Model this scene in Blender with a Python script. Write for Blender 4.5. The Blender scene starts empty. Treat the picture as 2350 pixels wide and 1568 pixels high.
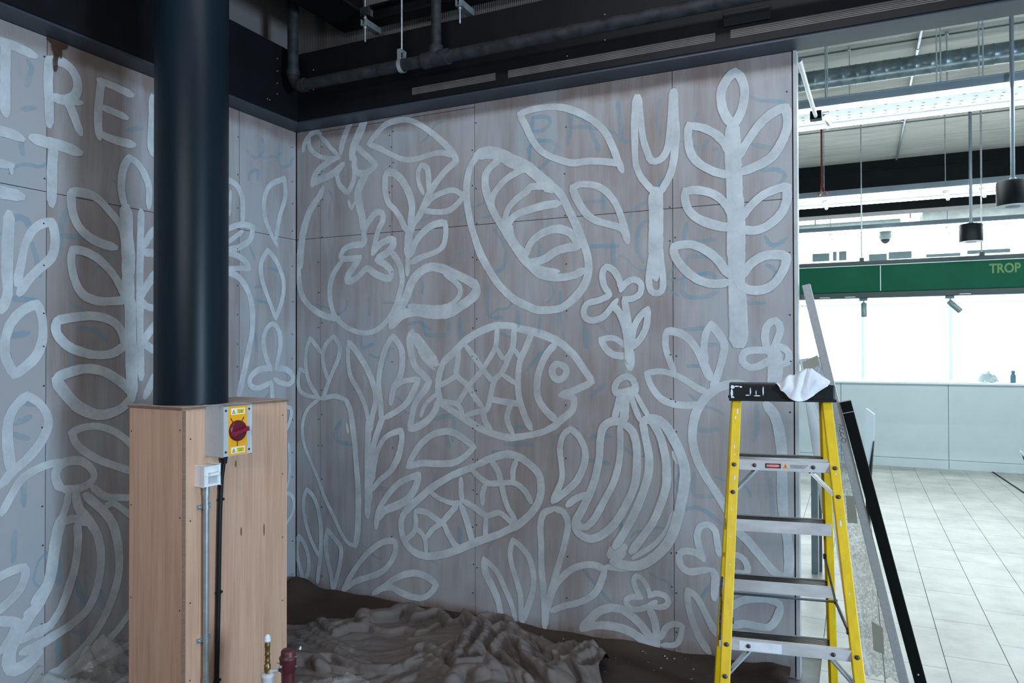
import bpy, bmesh, math, random
from mathutils import Vector, Matrix, noise
random.seed(7)
SC = bpy.context.scene
COL = SC.collection

# ------------------------------------------------------------------ camera, world, light, exposure
cam = bpy.data.cameras.new('camera')
cam.sensor_width = 36.0
cam.lens = 1674.15 / 2350 * 36.0
cam.clip_start = 0.05
cam.clip_end = 200
cam_o = bpy.data.objects.new('camera', cam)
COL.objects.link(cam_o)
cam_o.location = (0, 0, 1.6734)
cam_o.rotation_euler = (Matrix.Rotation(0.440273, 3, 'Z') @ Matrix.Rotation(math.pi / 2 + 0.00991, 3, 'X')
                        @ Matrix.Rotation(-0.00213, 3, 'Z')).to_euler()
SC.camera = cam_o

w = bpy.data.worlds.new('world')
SC.world = w
w.use_nodes = True
w.node_tree.nodes['Background'].inputs['Color'].default_value = (0.55, 0.68, 0.85, 1)
w.node_tree.nodes['Background'].inputs['Strength'].default_value = 0.045

def area(name, loc, target, sx, sy, power, color, spread=math.pi):
    l = bpy.data.lights.new(name, 'AREA')
    l.shape = 'RECTANGLE'; l.size = sx; l.size_y = sy
    l.energy = power; l.color = color; l.spread = spread
    o = bpy.data.objects.new(name, l)
    COL.objects.link(o)
    o.location = loc
    o.rotation_euler = (Vector(target) - Vector(loc)).to_track_quat('-Z', 'Y').to_euler()
    return o

# daylight from the shopfront to the right of the camera, room lamps above, plus an added fill behind the camera that brightens the boxing
area('shopfront_daylight', (6.0, 0.5, 1.6), (-3.5, 2.2, 1.1), 1.3, 1.6, 500, (0.56, 0.78, 1.0))
area('rear_fill', (-0.7, -1.7, 2.9), (-2.0, 3.4, 1.6), 2.6, 0.9, 46, (0.97, 0.97, 1.0), math.radians(140))
area('room_strip_lamp', (-0.5, 1.7, 4.2), (-1.2, 4.0, 2.0), 2.6, 0.25, 22, (0.97, 0.97, 1.0), math.radians(150))
# the shop beyond: daylight from the glazing behind the counter
area('shop_window_daylight', (2.2, 14.1, 2.3), (2.2, 8.2, 0.2), 9.0, 0.9, 150, (0.92, 0.99, 1.0))

SC.view_settings.view_transform = 'Standard'
SC.view_settings.look = 'None'
SC.view_settings.gamma = 1.0
SC.view_settings.use_curve_mapping = False
SC.view_settings.exposure = 0.0
SC.cycles.use_denoising = True
SC.cycles.max_bounces = 6
SC.cycles.transparent_max_bounces = 12

# ------------------------------------------------------------------ materials
def nmat(name):
    m = bpy.data.materials.new(name)
    m.use_nodes = True
    nt = m.node_tree
    return m, nt, nt.nodes['Principled BSDF'], nt.nodes['Material Output']

def coord(nt, scale=(1, 1, 1), kind='Object'):
    tc = nt.nodes.new('ShaderNodeTexCoord')
    mp = nt.nodes.new('ShaderNodeMapping')
    mp.inputs['Scale'].default_value = scale
    nt.links.new(tc.outputs[kind], mp.inputs['Vector'])
    return mp.outputs['Vector']

def tex(nt, vec, scale, detail=4, rough=0.55):
    n = nt.nodes.new('ShaderNodeTexNoise')
    n.inputs['Scale'].default_value = scale
    n.inputs['Detail'].default_value = detail
    n.inputs['Roughness'].default_value = rough
    nt.links.new(vec, n.inputs['Vector'])
    return n.outputs['Fac']

def ramp(nt, fac, stops):
    r = nt.nodes.new('ShaderNodeValToRGB')
    els = r.color_ramp.elements
    while len(els) < len(stops):
        els.new(0.5)
    for e, (p, c) in zip(els, stops):
        e.position = p
        e.color = (*c, 1) if len(c) == 3 else c
    nt.links.new(fac, r.inputs['Fac'])
    return r.outputs['Color']

def mathn(nt, op, a, b=None, clamp=False):
    n = nt.nodes.new('ShaderNodeMath')
    n.operation = op; n.use_clamp = clamp
    for i, x in enumerate((a, b)):
        if x is None: continue
        if isinstance(x, (int, float)): n.inputs[i].default_value = x
        else: nt.links.new(x, n.inputs[i])
    return n.outputs[0]

def mixc(nt, fac, a, b):
    n = nt.nodes.new('ShaderNodeMix')
    n.data_type = 'RGBA'
    if isinstance(fac, (int, float)): n.inputs[0].default_value = fac
    else: nt.links.new(fac, n.inputs[0])
    for i, x in ((6, a), (7, b)):
        if isinstance(x, tuple): n.inputs[i].default_value = (*x, 1)
        else: nt.links.new(x, n.inputs[i])
    return n.outputs[2]

def bump(nt, bsdf, fac, strength, dist=0.01):
    b = nt.nodes.new('ShaderNodeBump')
    b.inputs['Strength'].default_value = strength
    b.inputs['Distance'].default_value = dist
    nt.links.new(fac, b.inputs['Height'])
    nt.links.new(b.outputs['Normal'], bsdf.inputs['Normal'])

def plain(name, c, rough=0.5, metal=0.0, var=0.12, scale=8, stretch=(1, 1, 1), bmp=0.0, spec=0.5):
    m, nt, p, out = nmat(name)
    v = coord(nt, stretch)
    f = tex(nt, v, scale)
    lo = tuple(x * (1 - var) for x in c); hi = tuple(min(1, x * (1 + var)) for x in c)
    nt.links.new(ramp(nt, f, [(0.3, lo), (0.7, hi)]), p.inputs['Base Color'])
    p.inputs['Roughness'].default_value = rough
    p.inputs['Metallic'].default_value = metal
    p.inputs['Specular IOR Level'].default_value = spec
    if bmp: bump(nt, p, tex(nt, v, scale * 6, 3), bmp, 0.004)
    return m

def emit(name, c, s):
    m, nt, p, out = nmat(name)
    p.inputs['Base Color'].default_value = (*c, 1)
    p.inputs['Emission Color'].default_value = (*c, 1)
    p.inputs['Emission Strength'].default_value = s
    return m

def make_board():
    """whitewashed plywood: streaky lilac-grey wash over pink-brown veneer"""
    m, nt, p, out = nmat('whitewashed_plywood')
    tc = nt.nodes.new('ShaderNodeTexCoord')
    oi = nt.nodes.new('ShaderNodeObjectInfo')
    def mapped(scale):
        mp = nt.nodes.new('ShaderNodeMapping')
        mp.inputs['Scale'].default_value = scale
        nt.links.new(tc.outputs['Object'], mp.inputs['Vector'])
        return mp.outputs['Vector']
    streak = tex(nt, mapped((5, 5, 0.55)), 2.2, 5, 0.6)
    fine = tex(nt, mapped((60, 60, 2.0)), 3.0, 3, 0.6)
    blot = tex(nt, mapped((1, 1, 1)), 1.5, 3, 0.5)
    weave = tex(nt, mapped((1, 1, 1)), 180, 2, 0.6)
    cov = mathn(nt, 'MULTIPLY_ADD', streak, 1.6); cov.node.inputs[2].default_value = -0.10
    cov = mathn(nt, 'ADD', cov, mathn(nt, 'MULTIPLY', mathn(nt, 'SUBTRACT', blot, 0.5), 1.1))
    cov = mathn(nt, 'ADD', cov, mathn(nt, 'MULTIPLY', mathn(nt, 'SUBTRACT', fine, 0.5), 0.22))
    cov = mathn(nt, 'ADD', cov, mathn(nt, 'MULTIPLY', mathn(nt, 'SUBTRACT', oi.outputs['Random'], 0.5), 0.14))
    oc = nt.nodes.new('ShaderNodeSeparateColor')      # each board's own thickness of wash
    nt.links.new(oi.outputs['Color'], oc.inputs[0])
    cov = mathn(nt, 'ADD', cov, mathn(nt, 'SUBTRACT', oc.outputs[0], 0.5))
    sep = nt.nodes.new('ShaderNodeSeparateXYZ')
    nt.links.new(tc.outputs['Object'], sep.inputs[0])
    # brush border: the wash stops short of the top and bottom of the wall
    wob = mathn(nt, 'MULTIPLY', mathn(nt, 'SUBTRACT', tex(nt, mapped((1, 1, 0.3)), 3.0, 4), 0.5), 0.16)
    zz = mathn(nt, 'ADD', sep.outputs['Z'], wob)
    top = nt.nodes.new('ShaderNodeMapRange'); top.inputs['From Min'].default_value = 3.08; top.inputs['From Max'].default_value = 3.13
    nt.links.new(zz, top.inputs['Value'])
    bot = nt.nodes.new('ShaderNodeMapRange'); bot.inputs['From Min'].default_value = 0.10; bot.inputs['From Max'].default_value = 0.04
    nt.links.new(zz, bot.inputs['Value'])
    edge = mathn(nt, 'ADD', top.outputs[0], bot.outputs[0], True)
    cov = mathn(nt, 'MINIMUM', mathn(nt, 'MAXIMUM', cov, 0.18), 0.94)
    cov = mathn(nt, 'SUBTRACT', cov, mathn(nt, 'MULTIPLY', edge, 0.55), True)
    wood = ramp(nt, fine, [(0.25, (0.20, 0.150, 0.135)), (0.75, (0.255, 0.20, 0.18))])
    wash = ramp(nt, blot, [(0.3, (0.345, 0.35, 0.37)), (0.55, (0.39, 0.40, 0.42)), (0.75, (0.345, 0.405, 0.45))])
    col = mixc(nt, cov, wood, wash)
    nt.links.new(col, p.inputs['Base Color'])
    p.inputs['Roughness'].default_value = 0.62
    bump(nt, p, mathn(nt, 'ADD', mathn(nt, 'MULTIPLY', weave, 0.5), fine), 0.12, 0.003)
    return m

def make_stroke(name, c, a_lo, a_hi, rough=0.5):
    m, nt, p, out = nmat(name)
    v = coord(nt)
    f = tex(nt, v, 8, 3, 0.5)
    f2 = tex(nt, v, 60, 2, 0.5)
    g = mathn(nt, 'ADD', mathn(nt, 'MULTIPLY', f, 0.85), mathn(nt, 'MULTIPLY', f2, 0.15))
    r = nt.nodes.new('ShaderNodeMapRange')
    r.inputs['From Min'].default_value = 0.32; r.inputs['From Max'].default_value = 0.66
    r.inputs['To Min'].default_value = a_lo; r.inputs['To Max'].default_value = a_hi
    nt.links.new(g, r.inputs['Value'])
    p.inputs['Base Color'].default_value = (*c, 1)
    p.inputs['Roughness'].default_value = rough
    nt.links.new(r.outputs[0], p.inputs['Alpha'])
    return m

def make_ply():
    m, nt, p, out = nmat('bare_plywood')
    v = coord(nt, (14, 14, 0.7))
    v2 = coord(nt, (90, 90, 2.5))
    v3 = coord(nt, (1, 1, 0.6))
    g = mathn(nt, 'ADD', mathn(nt, 'MULTIPLY', tex(nt, v, 1.6, 6, 0.65), 0.6), mathn(nt, 'MULTIPLY', tex(nt, v2, 1.2, 4, 0.6), 0.4))
    c = ramp(nt, g, [(0.32, (0.42, 0.22, 0.135)), (0.5, (0.58, 0.34, 0.225)), (0.68, (0.68, 0.44, 0.31))])
    c = mixc(nt, mathn(nt, 'MULTIPLY', tex(nt, v3, 2.5, 2), 0.45), c, (0.56, 0.40, 0.30))
    nt.links.new(c, p.inputs['Base Color'])
    p.inputs['Roughness'].default_value = 0.55
    bump(nt, p, g, 0.15, 0.003)
    return m

def make_tile():
    m, nt, p, out = nmat('floor_tile_stone')
    tc = nt.nodes.new('ShaderNodeTexCoord')
    oi = nt.nodes.new('ShaderNodeObjectInfo')
    geo = nt.nodes.new('ShaderNodeNewGeometry')
    f = tex(nt, geo.outputs['Position'], 3.0, 6, 0.62)
    f2 = tex(nt, geo.outputs['Position'], 0.9, 3, 0.5)
    g = mathn(nt, 'ADD', mathn(nt, 'MULTIPLY', f, 0.6), mathn(nt, 'MULTIPLY', f2, 0.4))
    c = ramp(nt, g, [(0.36, (0.21, 0.222, 0.212)), (0.5, (0.325, 0.338, 0.322)), (0.64, (0.42, 0.435, 0.415))])
    c = mixc(nt, mathn(nt, 'MULTIPLY', oi.outputs['Random'], 0.2), c, (0.32, 0.335, 0.32))
    nt.links.new(c, p.inputs['Base Color'])
    p.inputs['Roughness'].default_value = 0.42
    bump(nt, p, f, 0.08, 0.003)
    return m

def make_concrete():
    m, nt, p, out = nmat('board_marked_concrete')
    v = coord(nt, (0.5, 9, 1))
    f = tex(nt, v, 1.6, 7, 0.7)
    f2 = tex(nt, coord(nt, (1.2, 3.5, 1)), 2.2, 5, 0.6)
    g = mathn(nt, 'ADD', mathn(nt, 'MULTIPLY', f, 0.6), mathn(nt, 'MULTIPLY', f2, 0.4))
    c = ramp(nt, g, [(0.3, (0.30, 0.30, 0.275)), (0.5, (0.45, 0.45, 0.41)), (0.72, (0.56, 0.56, 0.51))])
    nt.links.new(c, p.inputs['Base Color'])
    p.inputs['Roughness'].default_value = 0.85
    bump(nt, p, g, 0.5, 0.02)
    return m

def make_film(name, tint, alpha_lo, alpha_hi, scale, rough=0.12, cells=False):
    """clear plastic film: mostly see-through, glossy creases"""
    m, nt, p, out = nmat(name)
    v = coord(nt)
    if cells:
        vo = nt.nodes.new('ShaderNodeTexVoronoi')
        vo.inputs['Scale'].default_value = 70
        nt.links.new(v, vo.inputs['Vector'])
        f = vo.outputs['Distance']
        bump(nt, p, f, 0.35, 0.004)
    else:
        f = tex(nt, v, scale, 4)
        bump(nt, p, tex(nt, v, scale * 2.5, 5, 0.6), 0.5, 0.02)
    r = nt.nodes.new('ShaderNodeMapRange')
    r.inputs['From Min'].default_value = 0.3; r.inputs['From Max'].default_value = 0.7
    r.inputs['To Min'].default_value = alpha_lo; r.inputs['To Max'].default_value = alpha_hi
    nt.links.new(f, r.inputs['Value'])
    p.inputs['Base Color'].default_value = (*tint, 1)
    p.inputs['Roughness'].default_value = rough
    p.inputs['Specular IOR Level'].default_value = 0.9
    nt.links.new(r.outputs[0], p.inputs['Alpha'])
    return m

def make_insulation():
    m, nt, p, out = nmat('ribbed_insulation')
    v = coord(nt)
    wv = nt.nodes.new('ShaderNodeTexWave')
    wv.inputs['Scale'].default_value = 22
    wv.inputs['Distortion'].default_value = 0.6
    wv.wave_type = 'BANDS'; wv.bands_direction = 'X'
    nt.links.new(v, wv.inputs['Vector'])
    c = ramp(nt, wv.outputs['Fac'], [(0.2, (0.165, 0.15, 0.142)), (0.8, (0.235, 0.215, 0.205))])
    nt.links.new(c, p.inputs['Base Color'])
    p.inputs['Roughness'].default_value = 0.9
    bump(nt, p, wv.outputs['Fac'], 0.4, 0.01)
    return m

def make_cloth(name, c, sc=400):
    m, nt, p, out = nmat(name)
    v = coord(nt)
    f = tex(nt, v, 4, 4)
    nt.links.new(ramp(nt, f, [(0.3, tuple(x * 0.85 for x in c)), (0.7, tuple(x * 1.12 for x in c))]), p.inputs['Base Color'])
    p.inputs['Roughness'].default_value = 0.92
    p.inputs['Specular IOR Level'].default_value = 0.15
    bump(nt, p, tex(nt, v, sc, 2), 0.25, 0.003)
    return m

BOARD = make_board()
PLY = make_ply()
PLY_EDGE = plain('plywood_edge', (0.20, 0.125, 0.085), 0.7, 0, 0.3, 30, (1, 1, 12))
TILE = make_tile()
CONC = make_concrete()
INSUL = make_insulation()
WHITE_PAINT = make_stroke('thin_white_brush_paint', (0.60, 0.665, 0.70), 0.60, 0.92)
BLUE_MARK = make_stroke('faded_blue_chalk', (0.20, 0.46, 0.61), 0.08, 0.36)
RUST = make_stroke('rust_stain', (0.055, 0.024, 0.012), 0.6, 0.98)
BLACK_STEEL = plain('black_painted_steel', (0.0045, 0.0055, 0.0075), 0.5, 0, 0.25, 5, (1, 1, 1), 0, 0.22)
COLUMN_PAINT = plain('blue_black_satin_paint', (0.005, 0.012, 0.019), 0.38, 0, 0.2, 6, (1, 1, 0.2), 0.02, 0.17)
SOFFIT = plain('dark_grey_primer', (0.042, 0.058, 0.078), 0.45, 0.1, 0.15, 3)
PIPE_GREY = plain('dusty_dark_iron', (0.020, 0.023, 0.027), 0.6, 0.0, 0.6, 14, (1, 1, 1), 0, 0.3)
RIB = plain('ribbed_brown_grey_strip', (0.11, 0.10, 0.095), 0.5, 0, 0.2, 10)
GALV = plain('galvanised_steel', (0.42, 0.48, 0.51), 0.38, 0.65, 0.2, 18)
ALU = plain('dull_aluminium', (0.58, 0.57, 0.58), 0.42, 0.15, 0.14, 25, (0.3, 1, 1))
DARK_ALU = plain('worn_aluminium_tread', (0.075, 0.068, 0.062), 0.4, 0.6, 0.5, 30, (0.2, 1, 1))
YELLOW = plain('yellow_fibreglass', (0.78, 0.52, 0.008), 0.42, 0, 0.10, 40, (1, 1, 0.3))
BLACK_PLASTIC = plain('black_plastic', (0.006, 0.008, 0.010), 0.5, 0, 0.2, 12, (1, 1, 1), 0, 0.3)
PAINT_DRIP = plain('dried_white_paint', (0.72, 0.76, 0.80), 0.6, 0, 0.1, 20)
BROWN_SHEET = make_cloth('brown_floor_sheet', (0.065, 0.046, 0.036), 120)
DUST_SHEET = make_cloth('grey_brown_dust_sheet', (0.165, 0.142, 0.132))
RAG = make_cloth('white_rag', (0.74, 0.77, 0.83))
FILM = make_film('clear_polythene', (0.55, 0.58, 0.56), 0.16, 0.5, 5, 0.16)
BUBBLE = make_film('bubble_wrap', (0.36, 0.39, 0.39), 0.30, 0.60, 8, 0.28, True)
GREY_BOX = plain('light_grey_enclosure', (0.46, 0.50, 0.53), 0.5, 0, 0.04, 60, (1, 1, 1), 0.03)
ORANGE = plain('orange_yellow_plate', (0.86, 0.40, 0.008), 0.45, 0, 0.03)
DARK_RED = plain('dark_red_plastic', (0.13, 0.006, 0.018), 0.35, 0, 0.1)
LABEL_WHITE = plain('label_white', (0.82, 0.84, 0.82), 0.5, 0, 0.02)
LABEL_YELLOW = plain('label_yellow', (0.85, 0.66, 0.02), 0.5, 0, 0.02)
LABEL_RED = plain('label_red', (0.50, 0.03, 0.04), 0.5, 0, 0.02)
INK = plain('black_ink', (0.02, 0.018, 0.018), 0.6, 0, 0.05)
WHITE_PLASTIC = plain('white_plastic', (0.76, 0.79, 0.80), 0.38, 0, 0.02)
BRASS = plain('tarnished_brass', (0.30, 0.19, 0.075), 0.38, 0.8, 0.3, 30)
OXBLOOD = plain('oxblood_pipe_paint', (0.085, 0.016, 0.020), 0.45, 0, 0.2, 15)
BLUE_GRIP = plain('blue_grip', (0.012, 0.06, 0.20), 0.45, 0, 0.1)
SHOP_WHITE = plain('white_laminate', (0.55, 0.64, 0.66), 0.5, 0, 0.03, 3)
SHOP_DARK = plain('dark_bulkhead_paint', (0.004, 0.006, 0.008), 0.6, 0, 0.2, 8, (1, 1, 1), 0, 0.15)
GREEN = plain('green_fascia_paint', (0.004, 0.085, 0.042), 0.6, 0, 0.15, 2, (1, 1, 1), 0, 0.15)
SIGN_TEXT = plain('pale_green_lettering', (0.13, 0.25, 0.10), 0.6, 0, 0.05, 8, (1, 1, 1), 0, 0.15)
SIGN_RAIL = plain('dark_grey_green_rail', (0.035, 0.06, 0.055), 0.5, 0, 0.1)
SHOP_GREY = plain('mid_grey_trunking', (0.20, 0.25, 0.28), 0.45, 0.2, 0.08, 4)
TRAY_WHITE = plain('white_steel_tray', (0.80, 0.84, 0.86), 0.4, 0, 0.03)
RED_CONDUIT = plain('red_cable', (0.17, 0.012, 0.016), 0.45, 0, 0.1)
PALE_DUCT = plain('pale_insulated_duct', (0.50, 0.58, 0.58), 0.6, 0, 0.06, 4)
DUCT_STEEL = plain('spiral_duct_steel', (0.12, 0.165, 0.18), 0.34, 0.55, 0.35, 9)
TUBE_GLOW = emit('fluorescent_glow', (0.90, 0.99, 1.0), 20)
WINDOW_GLOW = emit('backlit_glazing', (0.88, 0.98, 1.0), 1.6)
FLAKE = plain('paint_flake', (0.55, 0.50, 0.45), 0.7, 0, 0.1)

# ------------------------------------------------------------------ mesh builder
class MB:
    def __init__(self):
        self.v = []; self.f = []; self.smooth = []; self.starts = []
    def add(self, vs, fs, smooth=False):
        o = len(self.v)
        self.v += [tuple(p) for p in vs]
        self.f += [tuple(i + o for i in f) for f in fs]
        self.smooth += [smooth] * len(fs)
        return self
    def obox(self, c, ax, ay, az, hx, hy, hz, bev=0.0):
        """oriented box with chamfered long edges when bev > 0"""
        self.starts.append((len(self.v), len(self.f)))
        c, ax, ay, az = Vector(c), Vector(ax), Vector(ay), Vector(az)
        if bev <= 0:
            vs = [c + ax * (sx * hx) + ay * (sy * hy) + az * (sz * hz) for sz in (-1, 1) for sy in (-1, 1) for sx in (-1, 1)]
            return self.add(vs, [(0, 2, 3, 1), (4, 5, 7, 6), (0, 1, 5, 4), (2, 6, 7, 3), (0, 4, 6, 2), (1, 3, 7, 5)])
        bm = bmesh.new()
        bmesh.ops.create_cube(bm, size=2)
        M = Matrix(((ax.x * hx, ay.x * hy, az.x * hz, c.x), (ax.y * hx, ay.y * hy, az.y * hz, c.y), (ax.z * hx, ay.z * hy, az.z * hz, c.z), (0, 0, 0, 1)))
        bm.transform(M)
        bmesh.ops.bevel(bm, geom=bm.edges[:], offset=bev, segments=2, affect='EDGES', profile=0.5)
        bm.verts.index_update()
        self.add([v.co for v in bm.verts], [[v.index for v in f.verts] for f in bm.faces])
        bm.free()
        return self
    def box(self, x0, x1, y0, y1, z0, z1, bev=0.0):
        return self.obox(((x0 + x1) / 2, (y0 + y1) / 2, (z0 + z1) / 2), (1, 0, 0), (0, 1, 0), (0, 0, 1),
                         abs(x1 - x0) / 2, abs(y1 - y0) / 2, abs(z1 - z0) / 2, bev)
    def tube(self, pts, r, n=14, caps=True):
        self.starts.append((len(self.v), len(self.f)))
        pts = [Vector(p) for p in pts]
        rs = r if isinstance(r, (list, tuple)) else [r] * len(pts)
        rings = []
        up = None
        for i, p in enumerate(pts):
            t = (pts[min(i + 1, len(pts) - 1)] - pts[max(i - 1, 0)]).normalized()
            if up is None:
                a = Vector((0, 0, 1)) if abs(t.z) < 0.9 else Vector((1, 0, 0))
                x = t.cross(a).normalized()
            else:
                x = (up - t * up.dot(t)).normalized()
            up = x
            y = t.cross(x)
            rings.append([p + (x * math.cos(k * 2 * math.pi / n) + y * math.sin(k * 2 * math.pi / n)) * rs[i] for k in range(n)])
        vs = [q for ring in rings for q in ring]
        fs = [(i * n + k, i * n + (k + 1) % n, (i + 1) * n + (k + 1) % n, (i + 1) * n + k) for i in range(len(pts) - 1) for k in range(n)]
        self.add(vs, fs, True)
        if caps:
            o = len(vs)
            self.add(rings[0], [tuple(reversed(range(n)))])
            self.add(rings[-1], [tuple(range(n))])
        return self
    def lathe(self, origin, axis, prof, n=24):
        """prof: (distance along axis, radius)"""
        self.starts.append((len(self.v), len(self.f)))
        axis = Vector(axis).normalized()
        pts = [Vector(origin) + axis * d for d, r in prof]
        a = Vector((0, 0, 1)) if abs(axis.z) < 0.9 else Vector((1, 0, 0))
        x = axis.cross(a).normalized(); y = axis.cross(x)
        vs = []; fs = []
        for p, (d, r) in zip(pts, prof):
            vs += [p + (x * math.cos(k * 2 * math.pi / n) + y * math.sin(k * 2 * math.pi / n)) * r for k in range(n)]
        for i in range(len(prof) - 1):
            fs += [(i * n + k, i * n + (k + 1) % n, (i + 1) * n + (k + 1) % n, (i + 1) * n + k) for k in range(n)]
        self.add(vs, fs, True)
        self.add(vs[:n], [tuple(reversed(range(n)))])
        self.add(vs[-n:], [tuple(range(n))])
        return self
    def prism(self, pts, d):
        """flat polygon (world points) extruded by vector d"""
        self.starts.append((len(self.v), len(self.f)))
        pts = [Vector(p) for p in pts]; d = Vector(d); n = len(pts)
        vs = pts + [p + d for p in pts]
        fs = [tuple(range(n)), tuple(reversed(range(n, 2 * n)))] + [(i, i + n, (i + 1) % n + n, (i + 1) % n) for i in range(n)]
        return self.add(vs, fs)
    def each(self, name, mat, parent=None, label=None):
        """every primitive becomes an object of its own"""
        ends = self.starts[1:] + [(len(self.v), len(self.f))]
        out = []
        for (v0, f0), (v1, f1) in zip(self.starts, ends):
            p = MB()
            p.v = self.v[v0:v1]; p.f = [tuple(i - v0 for i in f) for f in self.f[f0:f1]]; p.smooth = self.smooth[f0:f1]
            out.append(p.build(name, mat, parent, None, label))
        return out
    def build(self, name, mat, parent=None, kind=None, label=None, fix=True):
        me = bpy.data.meshes.new(name)
        me.from_pydata(self.v, [], self.f)
        me.polygons.foreach_set('use_smooth', self.smooth)
        me.materials.append(mat)
        if fix:
            bm = bmesh.new(); bm.from_mesh(me)
            bmesh.ops.recalc_face_normals(bm, faces=bm.faces[:])
            bm.to_mesh(me); bm.free()
        me.update()
        o = bpy.data.objects.new(name, me)
        COL.objects.link(o)
        if parent is not None:
            o.parent = parent
            o.matrix_parent_inverse = Matrix.Translation(-parent_loc(parent))
        if kind: o['kind'] = kind
        if label: o['label'] = label
        return o

def parent_loc(p):
    return Vector(p.location) if p.parent is None else Vector((0, 0, 0))

def thing(name, label, cat, loc=(0, 0, 0), group=None):
    o = bpy.data.objects.new(name, None)
    COL.objects.link(o)
    o.empty_display_size = 0.1
    o.location = loc
    tag(o, label, cat, group)
    return o

def tag(o, label, cat, group=None, kind=None):
    o['label'] = label; o['category'] = cat
    if group: o['group'] = group
    if kind: o['kind'] = kind
    return o

def struct(o, label, cat):
    o['kind'] = 'structure'; o['label'] = label; o['category'] = cat
    return o

def text_part(name, s, size, origin, xdir, ydir, mat, parent, thick=0.0006, align='CENTER', sx=1.0, bold=0.0):
    cu = bpy.data.curves.new(name, 'FONT')
    cu.body = s; cu.size = size; cu.extrude = thick; cu.offset = bold
    cu.align_x = align; cu.align_y = 'CENTER'
    tmp = bpy.data.objects.new(name, cu)
    COL.objects.link(tmp)
    dg = bpy.context.evaluated_depsgraph_get()
    me = bpy.data.meshes.new_from_object(tmp.evaluated_get(dg))
    bpy.data.objects.remove(tmp)
    x = Vector(xdir).normalized(); y = Vector(ydir).normalized(); z = x.cross(y)
    M = Matrix(((x.x * sx, y.x, z.x, origin[0]), (x.y * sx, y.y, z.y, origin[1]), (x.z * sx, y.z, z.z, origin[2]), (0, 0, 0, 1)))
    me.transform(M)
    me.materials.clear(); me.materials.append(mat)
    o = bpy.data.objects.new(name, me)
    COL.objects.link(o)
    if parent is not None:
        o.parent = parent
        o.matrix_parent_inverse = Matrix.Translation(-parent_loc(parent))
    return o

X, Y, Z = Vector((1, 0, 0)), Vector((0, 1, 0)), Vector((0, 0, 1))
YB = 3.9654      # face of the back wall
XL = -3.5337     # face of the left wall
XE = -0.285      # free right end of the back wall boards
ZT = 3.19        # underside of the bulkhead, top of the boards
ZC = 4.30        # slab soffit
ZR = ZC - 0.0065 # top of the rods hung from it

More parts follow.
